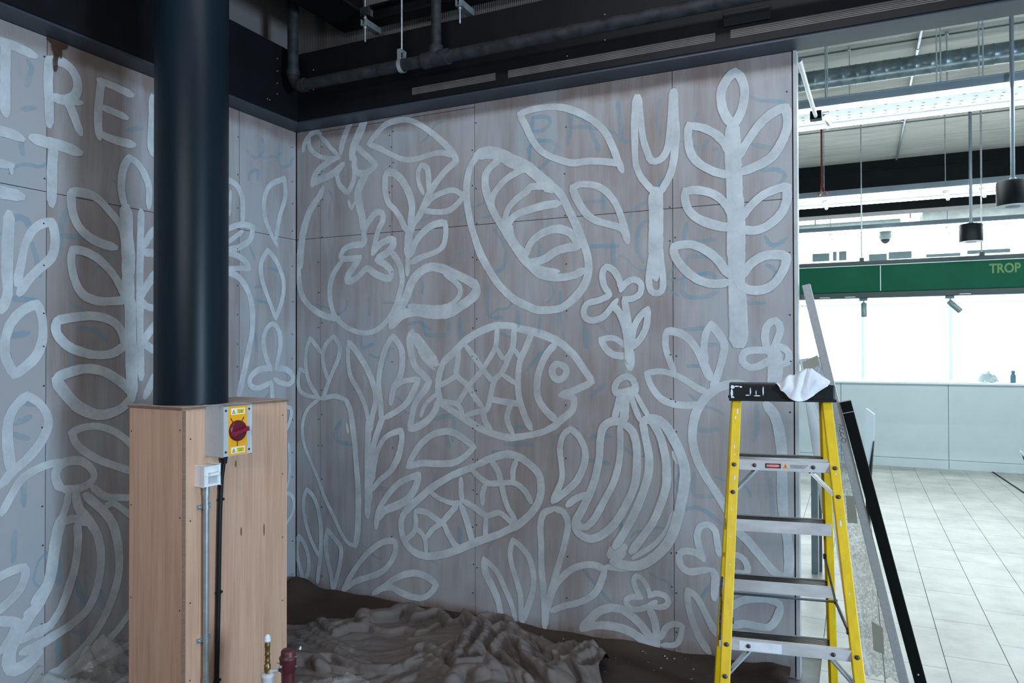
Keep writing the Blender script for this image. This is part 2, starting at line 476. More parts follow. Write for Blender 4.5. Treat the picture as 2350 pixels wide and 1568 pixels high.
# (wall, millimetre width, stroke points in wall coordinates, mm)
DRAWINGS = [
 ('painted_tomato', 'back', [
  (34, [(-3472,3058),(-3459,3109),(-3419,3156),(-3360,3175),(-3321,3154)]),
  (34, [(-3321,3139),(-3275,3097),(-3223,3040),(-3172,2993)]),
  (34, [(-3419,3141),(-3419,3083),(-3379,3032),(-3313,2993),(-3236,2974),(-3159,2971)]),
  (42, [(-3060,3208),(-3097,3147),(-3128,3080),(-3147,3000)]),
  (60, [(-2949,3208),(-2974,3151),(-3010,3085),(-3041,3029),(-3059,2960)]),
  (42, [(-3022,3037),(-2960,2979),(-2899,2927),(-2857,2888)]),
  (42, [(-2857,2888),(-2899,2858),(-2960,2844),(-3015,2859),(-3034,2907),(-3028,2956)]),
  (48, [(-3185,2974),(-3261,2951),(-3326,2917),(-3371,2870),(-3391,2809)]),
  (48, [(-3391,2814),(-3312,2843),(-3235,2861),(-3184,2882),(-3128,2922)]),
  (36, [(-3159,2900),(-3178,2861),(-3165,2798),(-3127,2754),(-3089,2730),(-3058,2768),(-3033,2826),(-3034,2927)]),
  (46, [(-3299,2780),(-3331,2721),(-3390,2664),(-3442,2584),(-3475,2493),(-3494,2389),(-3514,2275),(-3506,2139),(-3479,2044),(-3412,1969),(-3333,1921),(-3255,1894),(-3166,1882)]),
  (30, [(-3351,2692),(-3416,2593),(-3455,2481),(-3474,2367),(-3487,2242)]),
  (62, [(-2941,2832),(-2984,2761),(-3002,2702),(-2989,2621),(-2970,2559),(-2952,2468)]),
  (26, [(-3082,2669),(-3057,2616),(-3033,2654)]),
 ]),
 ('painted_small_tomato', 'back', [
  (40, [(-3137,2267),(-3193,2208),(-3231,2128),(-3237,2047),(-3224,1965),(-3191,1892),(-3115,1830),(-3016,1789),(-2918,1780),(-2834,1807),(-2763,1865),(-2711,1933),(-2676,2020),(-2653,2107),(-2659,2185),(-2689,2254),(-2736,2306)]),
  (42, [(-2958,2448),(-2934,2496),(-2897,2544),(-2855,2575),(-2808,2566),(-2802,2517),(-2837,2460),(-2861,2392),(-2884,2304)]),
  (42, [(-2958,2458),(-2957,2378),(-3056,2369),(-3118,2347),(-3149,2298),(-3118,2281),(-3043,2282),(-2987,2285)]),
  (46, [(-2987,2285),(-3030,2231),(-3080,2173),(-3092,2128),(-3018,2145),(-2932,2207),(-2872,2174),(-2800,2142),(-2747,2130)]),
  (46, [(-2747,2130),(-2741,2179),(-2788,2230),(-2848,2262),(-2777,2298),(-2730,2335),(-2718,2383),(-2777,2382),(-2848,2342),(-2884,2304)]),
 ]),
 ('painted_sprig', 'back', [
  (38, [(-2918,3036),(-2852,3096),(-2781,3146),(-2687,3159),(-2594,3147),(-2503,3101),(-2425,3043),(-2347,2976),(-2282,2912),(-2244,2842)]),
  (36, [(-2918,3036),(-2828,2994),(-2733,2939),(-2639,2899),(-2536,2893),(-2447,2907),(-2358,2911),(-2260,2881)]),
  (46, [(-2244,2846),(-2314,2802),(-2379,2742),(-2435,2681),(-2479,2608),(-2524,2525),(-2569,2480),(-2597,2424)]),
  (64, [(-2574,2481),(-2600,2395),(-2608,2279)]),
  (36, [(-2607,2299),(-2613,2154)]),
  (42, [(-2779,2825),(-2785,2742),(-2767,2642),(-2708,2578),(-2661,2516),(-2626,2445)]),
  (52, [(-2773,2830),(-2714,2819),(-2656,2769),(-2610,2697),(-2581,2617),(-2578,2549),(-2586,2472)]),
  (34, [(-2508,2851),(-2530,2805),(-2524,2737),(-2490,2667)]),
  (38, [(-2508,2851),(-2463,2827),(-2452,2759),(-2451,2682)]),
  (36, [(-2479,2579),(-2423,2632),(-2346,2658),(-2270,2666),(-2195,2626)]),
  (36, [(-2195,2626),(-2238,2578),(-2302,2541),(-2390,2539),(-2490,2556)]),
  (44, [(-2585,2278),(-2546,2363),(-2478,2426),(-2412,2459),(-2329,2468)]),
  (40, [(-2329,2468),(-2324,2406),(-2345,2322),(-2411,2283),(-2500,2259),(-2579,2230)]),
 ]),
 ('painted_leaf', 'back', [
  (56, [(-2739,1821),(-2681,1913),(-2624,1999),(-2579,2094),(-2522,2159),(-2444,2194),(-2355,2181),(-2258,2139),(-2172,2098),(-2104,2059)]),
  (64, [(-2104,2049),(-2119,2004),(-2193,1950),(-2300,1901),(-2432,1898),(-2555,1910),(-2658,1893),(-2739,1821)]),
  (34, [(-2333,2142),(-2258,2092),(-2220,2035),(-2257,1970),(-2344,1935),(-2465,1937),(-2601,1950)]),
 ]),
 ('painted_bread_loaf', 'back', [
  (48, [(-2091,2872),(-2153,2795),(-2174,2704),(-2174,2592),(-2158,2497),(-2120,2365),(-2078,2251),(-2016,2147),(-1945,2053),(-1864,1978),(-1765,1931),(-1693,1902),(-1567,1905),(-1484,1951),(-1412,2026),(-1382,2111),(-1392,2217),(-1433,2335),(-1484,2444),(-1547,2566),(-1620,2641)]),
  (76, [(-2101,2868),(-2039,2880),(-1947,2855),(-1856,2800),(-1771,2760),(-1673,2676),(-1610,2611)]),
  (50, [(-1946,2819),(-2028,2763),(-2049,2692),(-2028,2598),(-1986,2503),(-1925,2407),(-1865,2312),(-1785,2209),(-1707,2134),(-1683,2114),(-1588,2091),(-1484,2096),(-1413,2122)]),
  (40, [(-2002,2522),(-1997,2595),(-1956,2655),(-1896,2704),(-1806,2741),(-1747,2744)]),
  (42, [(-1915,2433),(-1895,2514),(-1836,2572),(-1767,2611),(-1749,2631),(-1716,2635),(-1631,2627)]),
  (46, [(-1902,2416),(-1847,2472),(-1770,2496),(-1673,2513),(-1562,2519)]),
  (50, [(-1886,2424),(-1874,2343),(-1835,2281),(-1775,2237)]),
  (46, [(-1770,2232),(-1748,2295),(-1694,2342),(-1630,2367),(-1557,2372),(-1484,2338),(-1448,2278)]),
  (44, [(-1759,2187),(-1662,2197),(-1588,2237),(-1515,2257),(-1438,2263)]),
  (28, [(-1726,2175),(-1672,2143),(-1567,2124)]),
 ]),
 ('painted_leaf', 'back', [
  (40, [(-1815,3081),(-1739,3095),(-1632,3095),(-1527,3076),(-1424,3028),(-1343,2969),(-1283,2904),(-1244,2833),(-1215,2763),(-1181,2670)]),
  (40, [(-1815,3081),(-1771,2995),(-1728,2910),(-1674,2844),(-1589,2790),(-1485,2750),(-1383,2748),(-1283,2733),(-1195,2714)]),
 ]),
 ('painted_leaf', 'back', [
  (38, [(-1480,2609),(-1413,2622),(-1323,2599),(-1253,2540),(-1205,2461),(-1176,2374),(-1151,2269)]),
  (42, [(-1480,2609),(-1454,2539),(-1403,2457),(-1342,2405),(-1263,2376),(-1185,2347),(-1156,2307)]),
 ]),
 ('painted_fork', 'back', [
  (40, [(-1099,3077),(-1107,2975),(-1109,2854),(-1104,2714),(-1080,2637),(-1033,2572),(-991,2527)]),
  (40, [(-1085,3075),(-1075,2971),(-1061,2848),(-1042,2772),(-1014,2709),(-968,2708),(-931,2750),(-913,2830),(-904,2948),(-896,3075)]),
  (42, [(-887,3078),(-884,2945),(-878,2826),(-890,2691),(-917,2611),(-968,2525)]),
  (80, [(-991,2536),(-988,2407),(-991,2278),(-996,2187)]),
  (38, [(-1010,2215),(-1023,2114),(-1031,2041),(-1019,1990),(-991,1975),(-959,1988),(-951,2047),(-963,2148),(-972,2240)]),
  (46, [(-991,2205),(-991,2058)]),
 ]),
 ('painted_stem_plant', 'back', [
  (48, [(-567,3132),(-606,3093),(-634,3031),(-630,2948),(-606,2887),(-579,2850)]),
  (48, [(-563,3132),(-531,3082),(-519,3014),(-527,2942),(-551,2880),(-579,2846)]),
  (62, [(-583,2851),(-587,2695),(-583,2530),(-579,2349)]),
  (52, [(-571,2849),(-563,2692),(-555,2527),(-555,2347)]),
  (74, [(-574,2507),(-574,2305),(-570,2129),(-566,1954),(-566,1822),(-566,1700)]),
  (60, [(-553,2479),(-551,2303),(-549,2128),(-545,1953),(-541,1822),(-541,1695)]),
  (46, [(-599,2704),(-616,2750),(-664,2809),(-733,2853),(-809,2876)]),
  (46, [(-809,2881),(-813,2809),(-795,2717),(-742,2657),(-672,2614),(-604,2589)]),
  (46, [(-552,2672),(-510,2746),(-444,2834),(-378,2886),(-314,2907)]),
  (48, [(-314,2907),(-310,2817),(-338,2726),(-387,2654),(-461,2619),(-536,2596)]),
  (46, [(-578,2358),(-629,2450),(-690,2500),(-760,2524),(-827,2526)]),
  (48, [(-831,2526),(-827,2467),(-795,2401),(-725,2351),(-638,2318),(-570,2305)]),
  (46, [(-536,2355),(-486,2421),(-428,2468),(-355,2492),(-306,2496)]),
  (46, [(-310,2492),(-314,2424),(-347,2358),(-412,2303),(-478,2285),(-553,2299)]),
  (46, [(-604,2060),(-655,2142),(-725,2199),(-804,2235),(-894,2231)]),
  (46, [(-894,2231),(-885,2172),(-831,2097),(-760,2040),(-681,2015),(-604,2021)]),
  (46, [(-536,2049),(-494,2108),(-428,2148),(-355,2153),(-315,2142)]),
  (46, [(-315,2147),(-331,2075),(-371,2008),(-428,1975),(-503,1978),(-562,2024)]),
 ]),
 ('painted_flower', 'back', [
  (36, [(-1190,2009),(-1204,2066),(-1234,2114),(-1273,2135),(-1297,2098),(-1287,2031),(-1253,1983)]),
  (36, [(-1253,1973),(-1322,1947),(-1392,1930),(-1412,1882),(-1397,1844),(-1352,1833),(-1292,1852),(-1243,1907),(-1214,1944)]),
  (36, [(-1190,2000),(-1166,2036),(-1118,2058),(-1075,2033),(-1080,1978),(-1127,1951),(-1170,1952)]),
  (42, [(-1233,1916),(-1195,1869),(-1166,1793),(-1151,1709),(-1144,1601)]),
  (40, [(-1170,1952),(-1156,1859),(-1142,1765),(-1137,1635)]),
  (38, [(-1132,1691),(-1118,1774),(-1089,1839),(-1037,1893)]),
  (38, [(-1037,1893),(-1042,1801),(-1070,1737),(-1118,1681)]),
  (34, [(-1146,1666),(-1194,1713),(-1243,1736),(-1312,1727)]),
  (38, [(-1312,1727),(-1282,1675),(-1233,1638),(-1146,1629)]),
  (56, [(-1144,1666),(-1141,1568)]),
 ]),
 ('painted_fish', 'back', [
  (46, [(-2353,1584),(-2257,1663),(-2186,1725),(-2093,1776),(-1978,1811),(-1866,1809),(-1823,1794),(-1715,1771),(-1577,1718),(-1483,1646),(-1422,1569),(-1361,1485)]),
  (38, [(-1361,1483),(-1442,1444),(-1555,1403)]),
  (40, [(-1555,1403),(-1483,1395),(-1471,1367),(-1483,1318),(-1555,1257),(-1597,1221),(-1671,1184),(-1778,1153),(-1877,1138),(-1943,1145),(-2056,1174),(-2172,1230),(-2267,1278),(-2382,1337)]),
  (40, [(-2347,1589),(-2377,1494),(-2382,1400),(-2364,1337)]),
  (72, [(-2564,1758),(-2513,1705),(-2451,1631),(-2401,1584)]),
  (46, [(-2576,1785),(-2595,1737),(-2582,1641),(-2557,1566),(-2500,1513),(-2444,1467)]),
  (50, [(-2444,1467),(-2481,1408),(-2531,1353),(-2562,1299),(-2581,1234),(-2593,1159)]),
  (50, [(-2593,1159),(-2524,1178),(-2449,1229),(-2400,1294),(-2382,1347)]),
  (30, [(-2526,1673),(-2488,1609),(-2414,1546)]),
  (28, [(-2511,1247),(-2474,1323),(-2395,1389)]),
  (36, [(-2233,1658),(-2244,1580),(-2247,1507),(-2173,1447),(-2114,1366),(-2068,1317)]),
  (36, [(-2370,1442),(-2304,1475),(-2250,1507)]),
  (34, [(-2186,1694),(-2127,1622),(-2069,1551),(-2011,1491),(-1983,1476)]),
  (34, [(-1967,1795),(-1978,1684),(-2035,1592),(-2080,1531),(-2161,1447),(-2220,1363),(-2250,1326)]),
  (34, [(-2376,1347),(-2315,1339),(-2250,1331),(-2220,1301),(-2208,1260)]),
  (36, [(-1855,1794),(-1860,1694),(-1888,1624),(-1932,1533),(-1983,1481),(-2006,1410),(-2020,1349),(-2045,1297),(-2114,1284),(-2196,1255)]),
  (30, [(-1967,1674),(-1921,1614),(-1860,1669),(-1816,1619)]),
  (42, [(-1735,1773),(-1778,1674),(-1816,1594),(-1830,1485),(-1821,1385),(-1788,1287),(-1745,1200)]),
  (32, [(-1932,1518),(-1843,1464)]),
  (40, [(-2011,1364),(-1921,1352),(-1821,1345)]),
  (38, [(-1876,1338),(-1901,1282),(-1896,1222),(-1865,1169)]),
  (40, [(-2062,1296),(-2051,1236),(-2005,1172)]),
  (44, [(-1587,1699),(-1640,1645),(-1682,1566),(-1701,1487),(-1698,1389),(-1660,1321),(-1586,1256)]),
  (44, [(-1564,1584),(-1530,1568),(-1518,1539),(-1535,1505),(-1564,1492),(-1595,1504),(-1608,1538),(-1595,1569),(-1564,1584)]),
 ]),
 ('painted_carrot', 'back', [
  (32, [(-3407,1752),(-3443,1671),(-3449,1567),(-3419,1452),(-3339,1351)]),
  (32, [(-3407,1752),(-3362,1706),(-3312,1649)]),
  (32, [(-3205,1762),(-3269,1706),(-3297,1626),(-3282,1535),(-3253,1467)]),
  (34, [(-3205,1762),(-3155,1683),(-3169,1604),(-3218,1513),(-3260,1421),(-3288,1352)]),
  (30, [(-3501,1538),(-3515,1450),(-3493,1381),(-3419,1349),(-3331,1345)]),
  (28, [(-3501,1538),(-3456,1515)]),
  (28, [(-3331,1328),(-3418,1268),(-3462,1197),(-3476,1104),(-3453,1001),(-3401,901),(-3342,791),(-3284,670),(-3212,553),(-3142,436),(-3086,376),(-3024,360)]),
  (44, [(-3024,360),(-3004,462),(-2998,629),(-3005,795),(-3020,960),(-3041,1126),(-3063,1258),(-3105,1335)]),
  (34, [(-3105,1335),(-3189,1355),(-3317,1334)]),
  (22, [(-3097,1173),(-3083,1112)]),
 ]),
 ('painted_tall_sprig', 'back', [
  (34, [(-3079,1722),(-3085,1616),(-3064,1493),(-2995,1394),(-2940,1285),(-2919,1198)]),
  (44, [(-3079,1722),(-2996,1639),(-2928,1540),(-2874,1430),(-2860,1332),(-2886,1232),(-2906,1132)]),
  (42, [(-2724,1759),(-2782,1672),(-2821,1563),(-2834,1442),(-2820,1333),(-2817,1213)]),
  (42, [(-2724,1759),(-2659,1673),(-2652,1576),(-2671,1489),(-2716,1423),(-2741,1319)]),
  (40, [(-2709,1423),(-2652,1462),(-2525,1481)]),
  (42, [(-2527,1476),(-2562,1406),(-2613,1329),(-2689,1273),(-2780,1226)]),
  (48, [(-2919,1198),(-2923,1021),(-2924,801),(-2923,570)]),
  (46, [(-2804,1225),(-2852,1113),(-2888,968),(-2900,803),(-2907,670)]),
  (40, [(-2887,804),(-2871,915),(-2832,1027),(-2767,1107),(-2657,1150)]),
  (42, [(-2657,1150),(-2656,1069),(-2682,971),(-2739,880),(-2818,820),(-2884,749)]),
  (40, [(-2856,500),(-2843,589),(-2804,669),(-2726,763),(-2649,823),(-2522,875)]),
  (50, [(-2525,873),(-2547,788),(-2610,708),(-2700,657),(-2790,616),(-2843,556)]),
 ]),
 ('painted_leaf', 'back', [
  (44, [(-2605,917),(-2561,1000),(-2498,1078),(-2412,1136),(-2303,1157),(-2219,1130),(-2125,1069)]),
  (42, [(-2125,1069),(-2195,1003),(-2278,961),(-2399,947),(-2510,945),(-2611,917)]),
 ]),
 ('painted_melon', 'back', [
  (46, [(-2113,957),(-2010,1004),(-1920,1033),(-1831,1028),(-1745,982),(-1692,927),(-1681,850),(-1697,770),(-1745,696),(-1821,629),(-1886,593),(-1975,543),(-2112,487),(-2229,432),(-2348,387),(-2471,362),(-2571,381),(-2634,438),(-2660,521),(-2648,597),(-2585,668),(-2497,739),(-2423,798),(-2326,858),(-2230,907),(-2113,957)]),
  (34, [(-2435,766),(-2362,730),(-2277,712),(-2218,722)]),
  (38, [(-2218,867),(-2218,795),(-2212,733)]),
  (36, [(-2206,734),(-2124,700),(-2043,657),(-1953,681),(-1886,643),(-1863,615)]),
  (38, [(-2547,639),(-2472,636),(-2398,601),(-2343,575),(-2313,526),(-2265,459),(-2229,443)]),
  (34, [(-2553,628),(-2546,544),(-2571,488),(-2628,444)]),
  (32, [(-2546,528),(-2484,476),(-2471,383)]),
  (36, [(-2247,699),(-2301,642),(-2355,585),(-2422,536),(-2465,478)]),
  (42, [(-2218,702),(-2182,623),(-2153,534),(-2135,484)]),
  (32, [(-2043,652),(-2049,525)]),
  (36, [(-2136,924),(-2078,878),(-2021,854),(-1931,864),(-1853,870),(-1787,831),(-1744,766)]),
  (36, [(-2010,994),(-1965,937),(-1942,868),(-1925,799),(-1897,722),(-1864,675),(-1841,627)]),
  (34, [(-1837,1006),(-1859,945),(-1859,875)]),
  (34, [(-2044,850),(-2067,787),(-2066,726)]),
 ]),
 ('painted_leaf', 'back', [
  (38, [(-1493,1212),(-1539,1171),(-1560,1092),(-1549,996),(-1549,909),(-1607,780)]),
  (42, [(-1493,1212),(-1442,1166),(-1406,1092),(-1411,1006),(-1452,917),(-1503,864),(-1554,821),(-1601,783)]),
  (40, [(-1513,767),(-1462,810),(-1391,841)]),
 ]),
 ('painted_banana_bunch', 'back', [
  (36, [(-1223,1417),(-1228,1459),(-1204,1497),(-1161,1517),(-1122,1499),(-1108,1453),(-1113,1420)]),
  (34, [(-1223,1422),(-1165,1433),(-1108,1448)]),
  (34, [(-1199,1413),(-1215,1338),(-1233,1271)]),
  (52, [(-1158,1424),(-1170,1349),(-1173,1269)]),
  (34, [(-1137,1424),(-1113,1351),(-1084,1278)]),
  (30, [(-1108,1425),(-1075,1366),(-1037,1303)]),
  (48, [(-1160,1237),(-1194,1259),(-1243,1262),(-1292,1231),(-1313,1154),(-1319,1050),(-1341,944),(-1376,847),(-1426,747),(-1467,676)]),
  (46, [(-1470,685),(-1451,620),(-1381,590),(-1311,616),(-1232,690),(-1165,800),(-1117,906),(-1103,1018),(-1103,1129),(-1127,1211),(-1170,1251)]),
  (38, [(-1199,1235),(-1194,1133),(-1204,1030),(-1233,925),(-1281,827),(-1341,717),(-1401,654),(-1441,659),(-1451,687)]),
  (46, [(-1070,1269),(-1051,1187),(-1033,1087),(-1037,986),(-1070,873),(-1117,758),(-1174,650),(-1232,560)]),
  (56, [(-1242,474),(-1165,465),(-1089,475),(-1014,521),(-940,603),(-895,689),(-867,800),(-842,911),(-836,1010),(-858,1098),(-895,1178),(-940,1248),(-995,1286),(-1061,1279)]),
  (44, [(-1023,1281),(-977,1200),(-949,1111),(-936,1021),(-940,911),(-968,818),(-1014,713),(-1070,634),(-1136,543)]),
  (28, [(-904,779),(-940,685),(-1014,594),(-1127,507)]),
  (66, [(-1257,510),(-1223,533),(-1179,561)]),
  (44, [(-1242,479),(-1184,528)]),
  (36, [(-1281,441),(-1184,444),(-1089,466)]),
  (40, [(-895,1105),(-867,1053)]),
 ]),
 ('painted_radish', 'back', [
  (36, [(-936,1769),(-940,1685),(-917,1603),(-895,1549)]),
  (42, [(-931,1771),(-849,1748),(-796,1703),(-752,1631),(-725,1569),(-699,1512)]),
  (36, [(-695,1805),(-725,1747),(-734,1667),(-725,1596)]),
  (42, [(-695,1805),(-647,1738),(-626,1685),(-639,1615),(-664,1535),(-690,1463)]),
  (32, [(-1051,1537),(-968,1548),(-895,1531),(-840,1505),(-769,1461),(-708,1436)]),
  (38, [(-1047,1533),(-1014,1455),(-958,1393),(-876,1368),(-769,1372),(-725,1391)]),
  (44, [(-520,1481),(-596,1483),(-673,1455),(-734,1400),(-778,1327),(-796,1237),(-791,1147),(-761,1051),(-717,974),(-665,899),(-630,841),(-560,717),(-514,674),(-457,607),(-406,547),(-356,507),(-321,502)]),
  (48, [(-421,1384),(-380,1326),(-356,1241),(-344,1131),(-345,1004),(-341,877),(-336,767),(-321,683),(-312,586),(-318,506)]),
 ]),
 ('painted_flower', 'back', [
  (36, [(-412,1651),(-425,1728),(-412,1789),(-372,1814),(-351,1771),(-368,1711),(-388,1660)]),
  (40, [(-412,1660),(-478,1664),(-528,1650),(-537,1607),(-495,1572),(-437,1590),(-396,1617)]),
  (36, [(-388,1677),(-348,1681),(-308,1651),(-316,1600),(-356,1591),(-388,1617)]),
  (70, [(-376,1660),(-376,1574),(-380,1480)]),
 ]),
 ('painted_flower', 'back', [
  (36, [(-741,545),(-761,598),(-775,672),(-754,723),(-713,734),(-680,704),(-670,643),(-659,583)]),
  (36, [(-741,552),(-788,581),(-851,577),(-872,543),(-858,495),(-816,473),(-754,488),(-707,498)]),
  (36, [(-619,587),(-567,591),(-534,571),(-515,533),(-528,501),(-593,496)]),
  (38, [(-693,496),(-680,457),(-683,401),(-686,346)]),
 ]),
 ('painted_leaves', 'back', [
  (34, [(-1866,528),(-1883,448),(-1870,372),(-1839,284),(-1814,195),(-1812,56)]),
  (38, [(-1866,528),(-1814,495),(-1763,440),(-1734,359),(-1729,268),(-1754,180),(-1805,50)]),
  (46, [(-2059,390),(-2050,306),(-2003,228),(-1963,143),(-1947,54)]),
  (34, [(-2059,390),(-2003,354),(-1956,305),(-1916,226),(-1878,155),(-1847,56)]),
 ]),
 ('painted_leaves', 'back', [
  (38, [(-1598,740),(-1664,703),(-1684,625),(-1680,526),(-1680,397),(-1671,284),(-1663,171),(-1658,35)]),
  (38, [(-1598,740),(-1541,723),(-1513,665),(-1521,597),(-1549,489),(-1581,387),(-1605,293),(-1638,182),(-1654,51)]),
  (38, [(-1646,136),(-1597,279),(-1541,355),(-1477,408),(-1406,436),(-1343,440),(-1289,421)]),
  (38, [(-1289,421),(-1312,356),(-1343,293),(-1398,241),(-1461,209),(-1540,182),(-1613,141)]),
 ]),
 ('painted_flower', 'back', [
  (48, [(-1429,66),(-1382,125),(-1320,186),(-1236,214),(-1168,203),(-1102,163),(-1043,101),(-1000,37)]),
  (46, [(-1429,66),(-1343,102),(-1259,112),(-1168,102),(-1080,66),(-1000,16)]),
  (30, [(-1080,295),(-1109,334),(-1124,382),(-1109,413),(-1072,396),(-1043,350),(-1036,316)]),
  (32, [(-1080,295),(-1131,295),(-1168,271),(-1161,240),(-1116,225),(-1050,249),(-1000,285)]),
  (32, [(-1036,309),(-1000,332),(-950,328),(-928,296),(-950,265),(-1000,257),(-1021,268)]),
  (46, [(-1036,244),(-1011,184),(-1000,122),(-996,31)]),
  (32, [(-971,92),(-943,153),(-893,182),(-851,175)]),
  (30, [(-854,175),(-865,117),(-893,70),(-964,54)]),
 ]),
 ('painted_leaf', 'back', [
  (38, [(-827,374),(-823,298),(-802,211),(-768,133),(-714,60)]),
  (38, [(-827,374),(-782,346),(-747,289),(-714,225),(-680,162)]),
 ]),
 ('painted_leaf', 'back', [
  (40, [(-606,310),(-580,335),(-521,367),(-438,383),(-374,372),(-353,349)]),
  (40, [(-354,349),(-375,286),(-412,240),(-476,237),(-534,240),(-600,220)]),
 ]),
 ('painted_leaves', 'back', [
  (38, [(-3503,379),(-3524,304),(-3513,209),(-3481,116),(-3470,38)]),
  (32, [(-3503,379),(-3452,320),(-3420,236),(-3420,156),(-3455,64)]),
  (30, [(-3437,709),(-3466,620),(-3450,495),(-3398,363),(-3332,256)]),
  (34, [(-3437,709),(-3371,651),(-3327,541),(-3311,407),(-3318,258),(-3343,79)]),
  (36, [(-3256,446),(-3270,357),(-3259,256),(-3229,150),(-3209,43)]),
  (34, [(-3256,446),(-3201,396),(-3142,333),(-3151,222),(-3180,125),(-3204,51)]),
 ]),
 ('painted_leaf', 'back', [
  (38, [(-3131,34),(-3073,139),(-3007,233),(-2932,319),(-2839,391),(-2766,422),(-2703,426)]),
  (40, [(-2703,430),(-2703,362),(-2747,281),(-2820,212),(-2922,168),(-3035,121),(-3102,66)]),
 ]),
 ('painted_leaf', 'back', [
  (42, [(-2875,71),(-2792,125),(-2720,180),(-2631,225),(-2543,241),(-2456,223),(-2392,188)]),
  (42, [(-2396,187),(-2438,130),(-2498,92),(-2586,87),(-2675,104),(-2738,125),(-2810,107),(-2875,67)]),
 ]),
 ('painted_lettering', 'left', [
  (46, [(1965,3080),(2005,3081),(2059,3084),(2115,3080),(2162,3075)]),
  (46, [(2032,3074),(2032,2987),(2033,2880),(2034,2758)]),
  (46, [(2232,3082),(2229,2982),(2234,2870),(2233,2764)]),
  (44, [(2232,3078),(2294,3092),(2341,3075),(2374,3031),(2374,2968),(2342,2927),(2295,2904),(2249,2905)]),
  (44, [(2319,2912),(2351,2859),(2392,2765)]),
  (34, [(2327,2907),(2395,2920)]),
  (46, [(2503,3067),(2491,2958),(2485,2859),(2493,2772)]),
  (42, [(2490,3066),(2578,3059),(2679,3050)]),
  (40, [(2500,2932),(2579,2927),(2647,2918)]),
  (44, [(2492,2789),(2580,2779),(2690,2783)]),
  (60, [(2809,3074),(2810,2918),(2806,2769)]),
 ]),
 ('painted_lettering', 'left', [
  (46, [(1968,2668),(2008,2672),(2056,2671),(2104,2662)]),
  (56, [(2154,2679),(2221,2674),(2297,2674),(2385,2667)]),
  (50, [(2255,2663),(2252,2564),(2249,2472),(2246,2381)]),
  (42, [(1983,2530),(2009,2526),(2060,2527)]),
  (20, [(2058,2530),(2061,2491)]),
  (56, [(1984,2393),(2011,2393),(2103,2391)]),
 ]),
 ('painted_leaf_plant', 'left', [
  (42, [(2663,2709),(2627,2633),(2618,2532),(2637,2444)]),
  (42, [(2663,2709),(2729,2673),(2783,2582),(2784,2462)]),
  (46, [(2346,2461),(2347,2384),(2372,2310),(2429,2256),(2506,2226),(2585,2212)]),
  (46, [(2346,2461),(2411,2466),(2478,2455),(2548,2403),(2620,2325),(2639,2211)]),
  (44, [(2349,2174),(2345,2104),(2366,2013),(2407,1953),(2482,1926),(2569,1928),(2641,1936)]),
  (46, [(2349,2174),(2422,2168),(2506,2130),(2577,2064),(2623,1993),(2646,1937)]),
  (48, [(2270,1814),(2274,1754),(2329,1693),(2401,1662),(2485,1646),(2572,1654),(2643,1695)]),
  (46, [(2643,1695),(2625,1761),(2588,1810),(2517,1840),(2433,1848),(2343,1833),(2270,1814)]),
  (54, [(2268,1526),(2322,1555),(2410,1576),(2503,1566),(2590,1523),(2664,1462),(2687,1410)]),
  (54, [(2687,1410),(2628,1364),(2548,1337),(2470,1343),(2387,1389),(2323,1455),(2268,1526)]),
  (80, [(2647,2429),(2652,2271),(2660,2105),(2667,1938)]),
  (70, [(2667,1955),(2675,1771),(2681,1603),(2692,1435)]),
  (44, [(2741,2429),(2737,2283),(2734,2027),(2736,1772),(2743,1517)]),
  (44, [(2830,2348),(2790,2299),(2761,2244)]),
  (44, [(2841,2210),(2752,2207)]),
  (44, [(2832,2105),(2754,1995),(2735,1951)]),
  (40, [(2735,1951),(2774,1915),(2843,1901)]),
  (44, [(2834,1818),(2775,1748),(2766,1705),(2835,1662)]),
  (44, [(2836,1540),(2768,1414)]),
 ]),
 ('painted_leaf', 'left', [
  (48, [(2254,2299),(2264,2217),(2248,2124),(2189,2057),(2138,2000),(2100,1939)]),
  (44, [(2246,2301),(2172,2256),(2130,2183),(2109,2093),(2089,1981)]),
 ]),
 ('painted_stem', 'left', [
  (48, [(2052,2302),(2046,2186),(2046,2042),(2045,1928),(2022,1855)]),
 ]),
 ('painted_leaf', 'left', [
  (46, [(2183,1896),(2118,1860),(2070,1807),(2043,1741),(2040,1648),(2079,1558)]),
  (48, [(2183,1896),(2206,1819),(2206,1715),(2170,1633),(2079,1554)]),
 ]),
 ('painted_tulip', 'left', [
  (40, [(3315,2731),(3358,2730),(3428,2706),(3468,2624),(3469,2495)]),
  (24, [(3371,2665),(3360,2516)]),
  (38, [(3305,2392),(3348,2422),(3456,2468),(3562,2470)]),
  (38, [(3562,2470),(3536,2385),(3444,2323),(3306,2276)]),
  (30, [(3306,2324),(3380,2363),(3469,2426)]),
  (38, [(3318,2268),(3368,2274),(3457,2255),(3524,2213)]),
  (34, [(3530,2193),(3445,2185),(3319,2167)]),
  (46, [(3307,2161),(3369,2153),(3445,2125),(3511,2051),(3550,1943),(3551,1792),(3527,1692),(3489,1552),(3438,1376)]),
 ]),
 ('painted_leaf', 'left', [
  (38, [(3845,2844),(3713,2774),(3657,2670),(3658,2557),(3715,2452),(3774,2376)]),
  (38, [(3844,2849),(3853,2718),(3802,2581),(3766,2427)]),
 ]),
 ('painted_leaf', 'left', [
  (38, [(3688,2334),(3632,2245),(3636,2143),(3690,2023),(3763,1881)]),
  (38, [(3688,2334),(3775,2260),(3835,2139),(3824,2011),(3770,1892)]),
 ]),
 ('painted_flower', 'left', [
  (38, [(3722,1537),(3679,1610),(3650,1713),(3670,1795),(3734,1844),(3793,1798),(3808,1704),(3787,1619),(3765,1536)]),
  (38, [(3722,1547),(3610,1539),(3536,1491),(3536,1441),(3604,1418),(3708,1449)]),
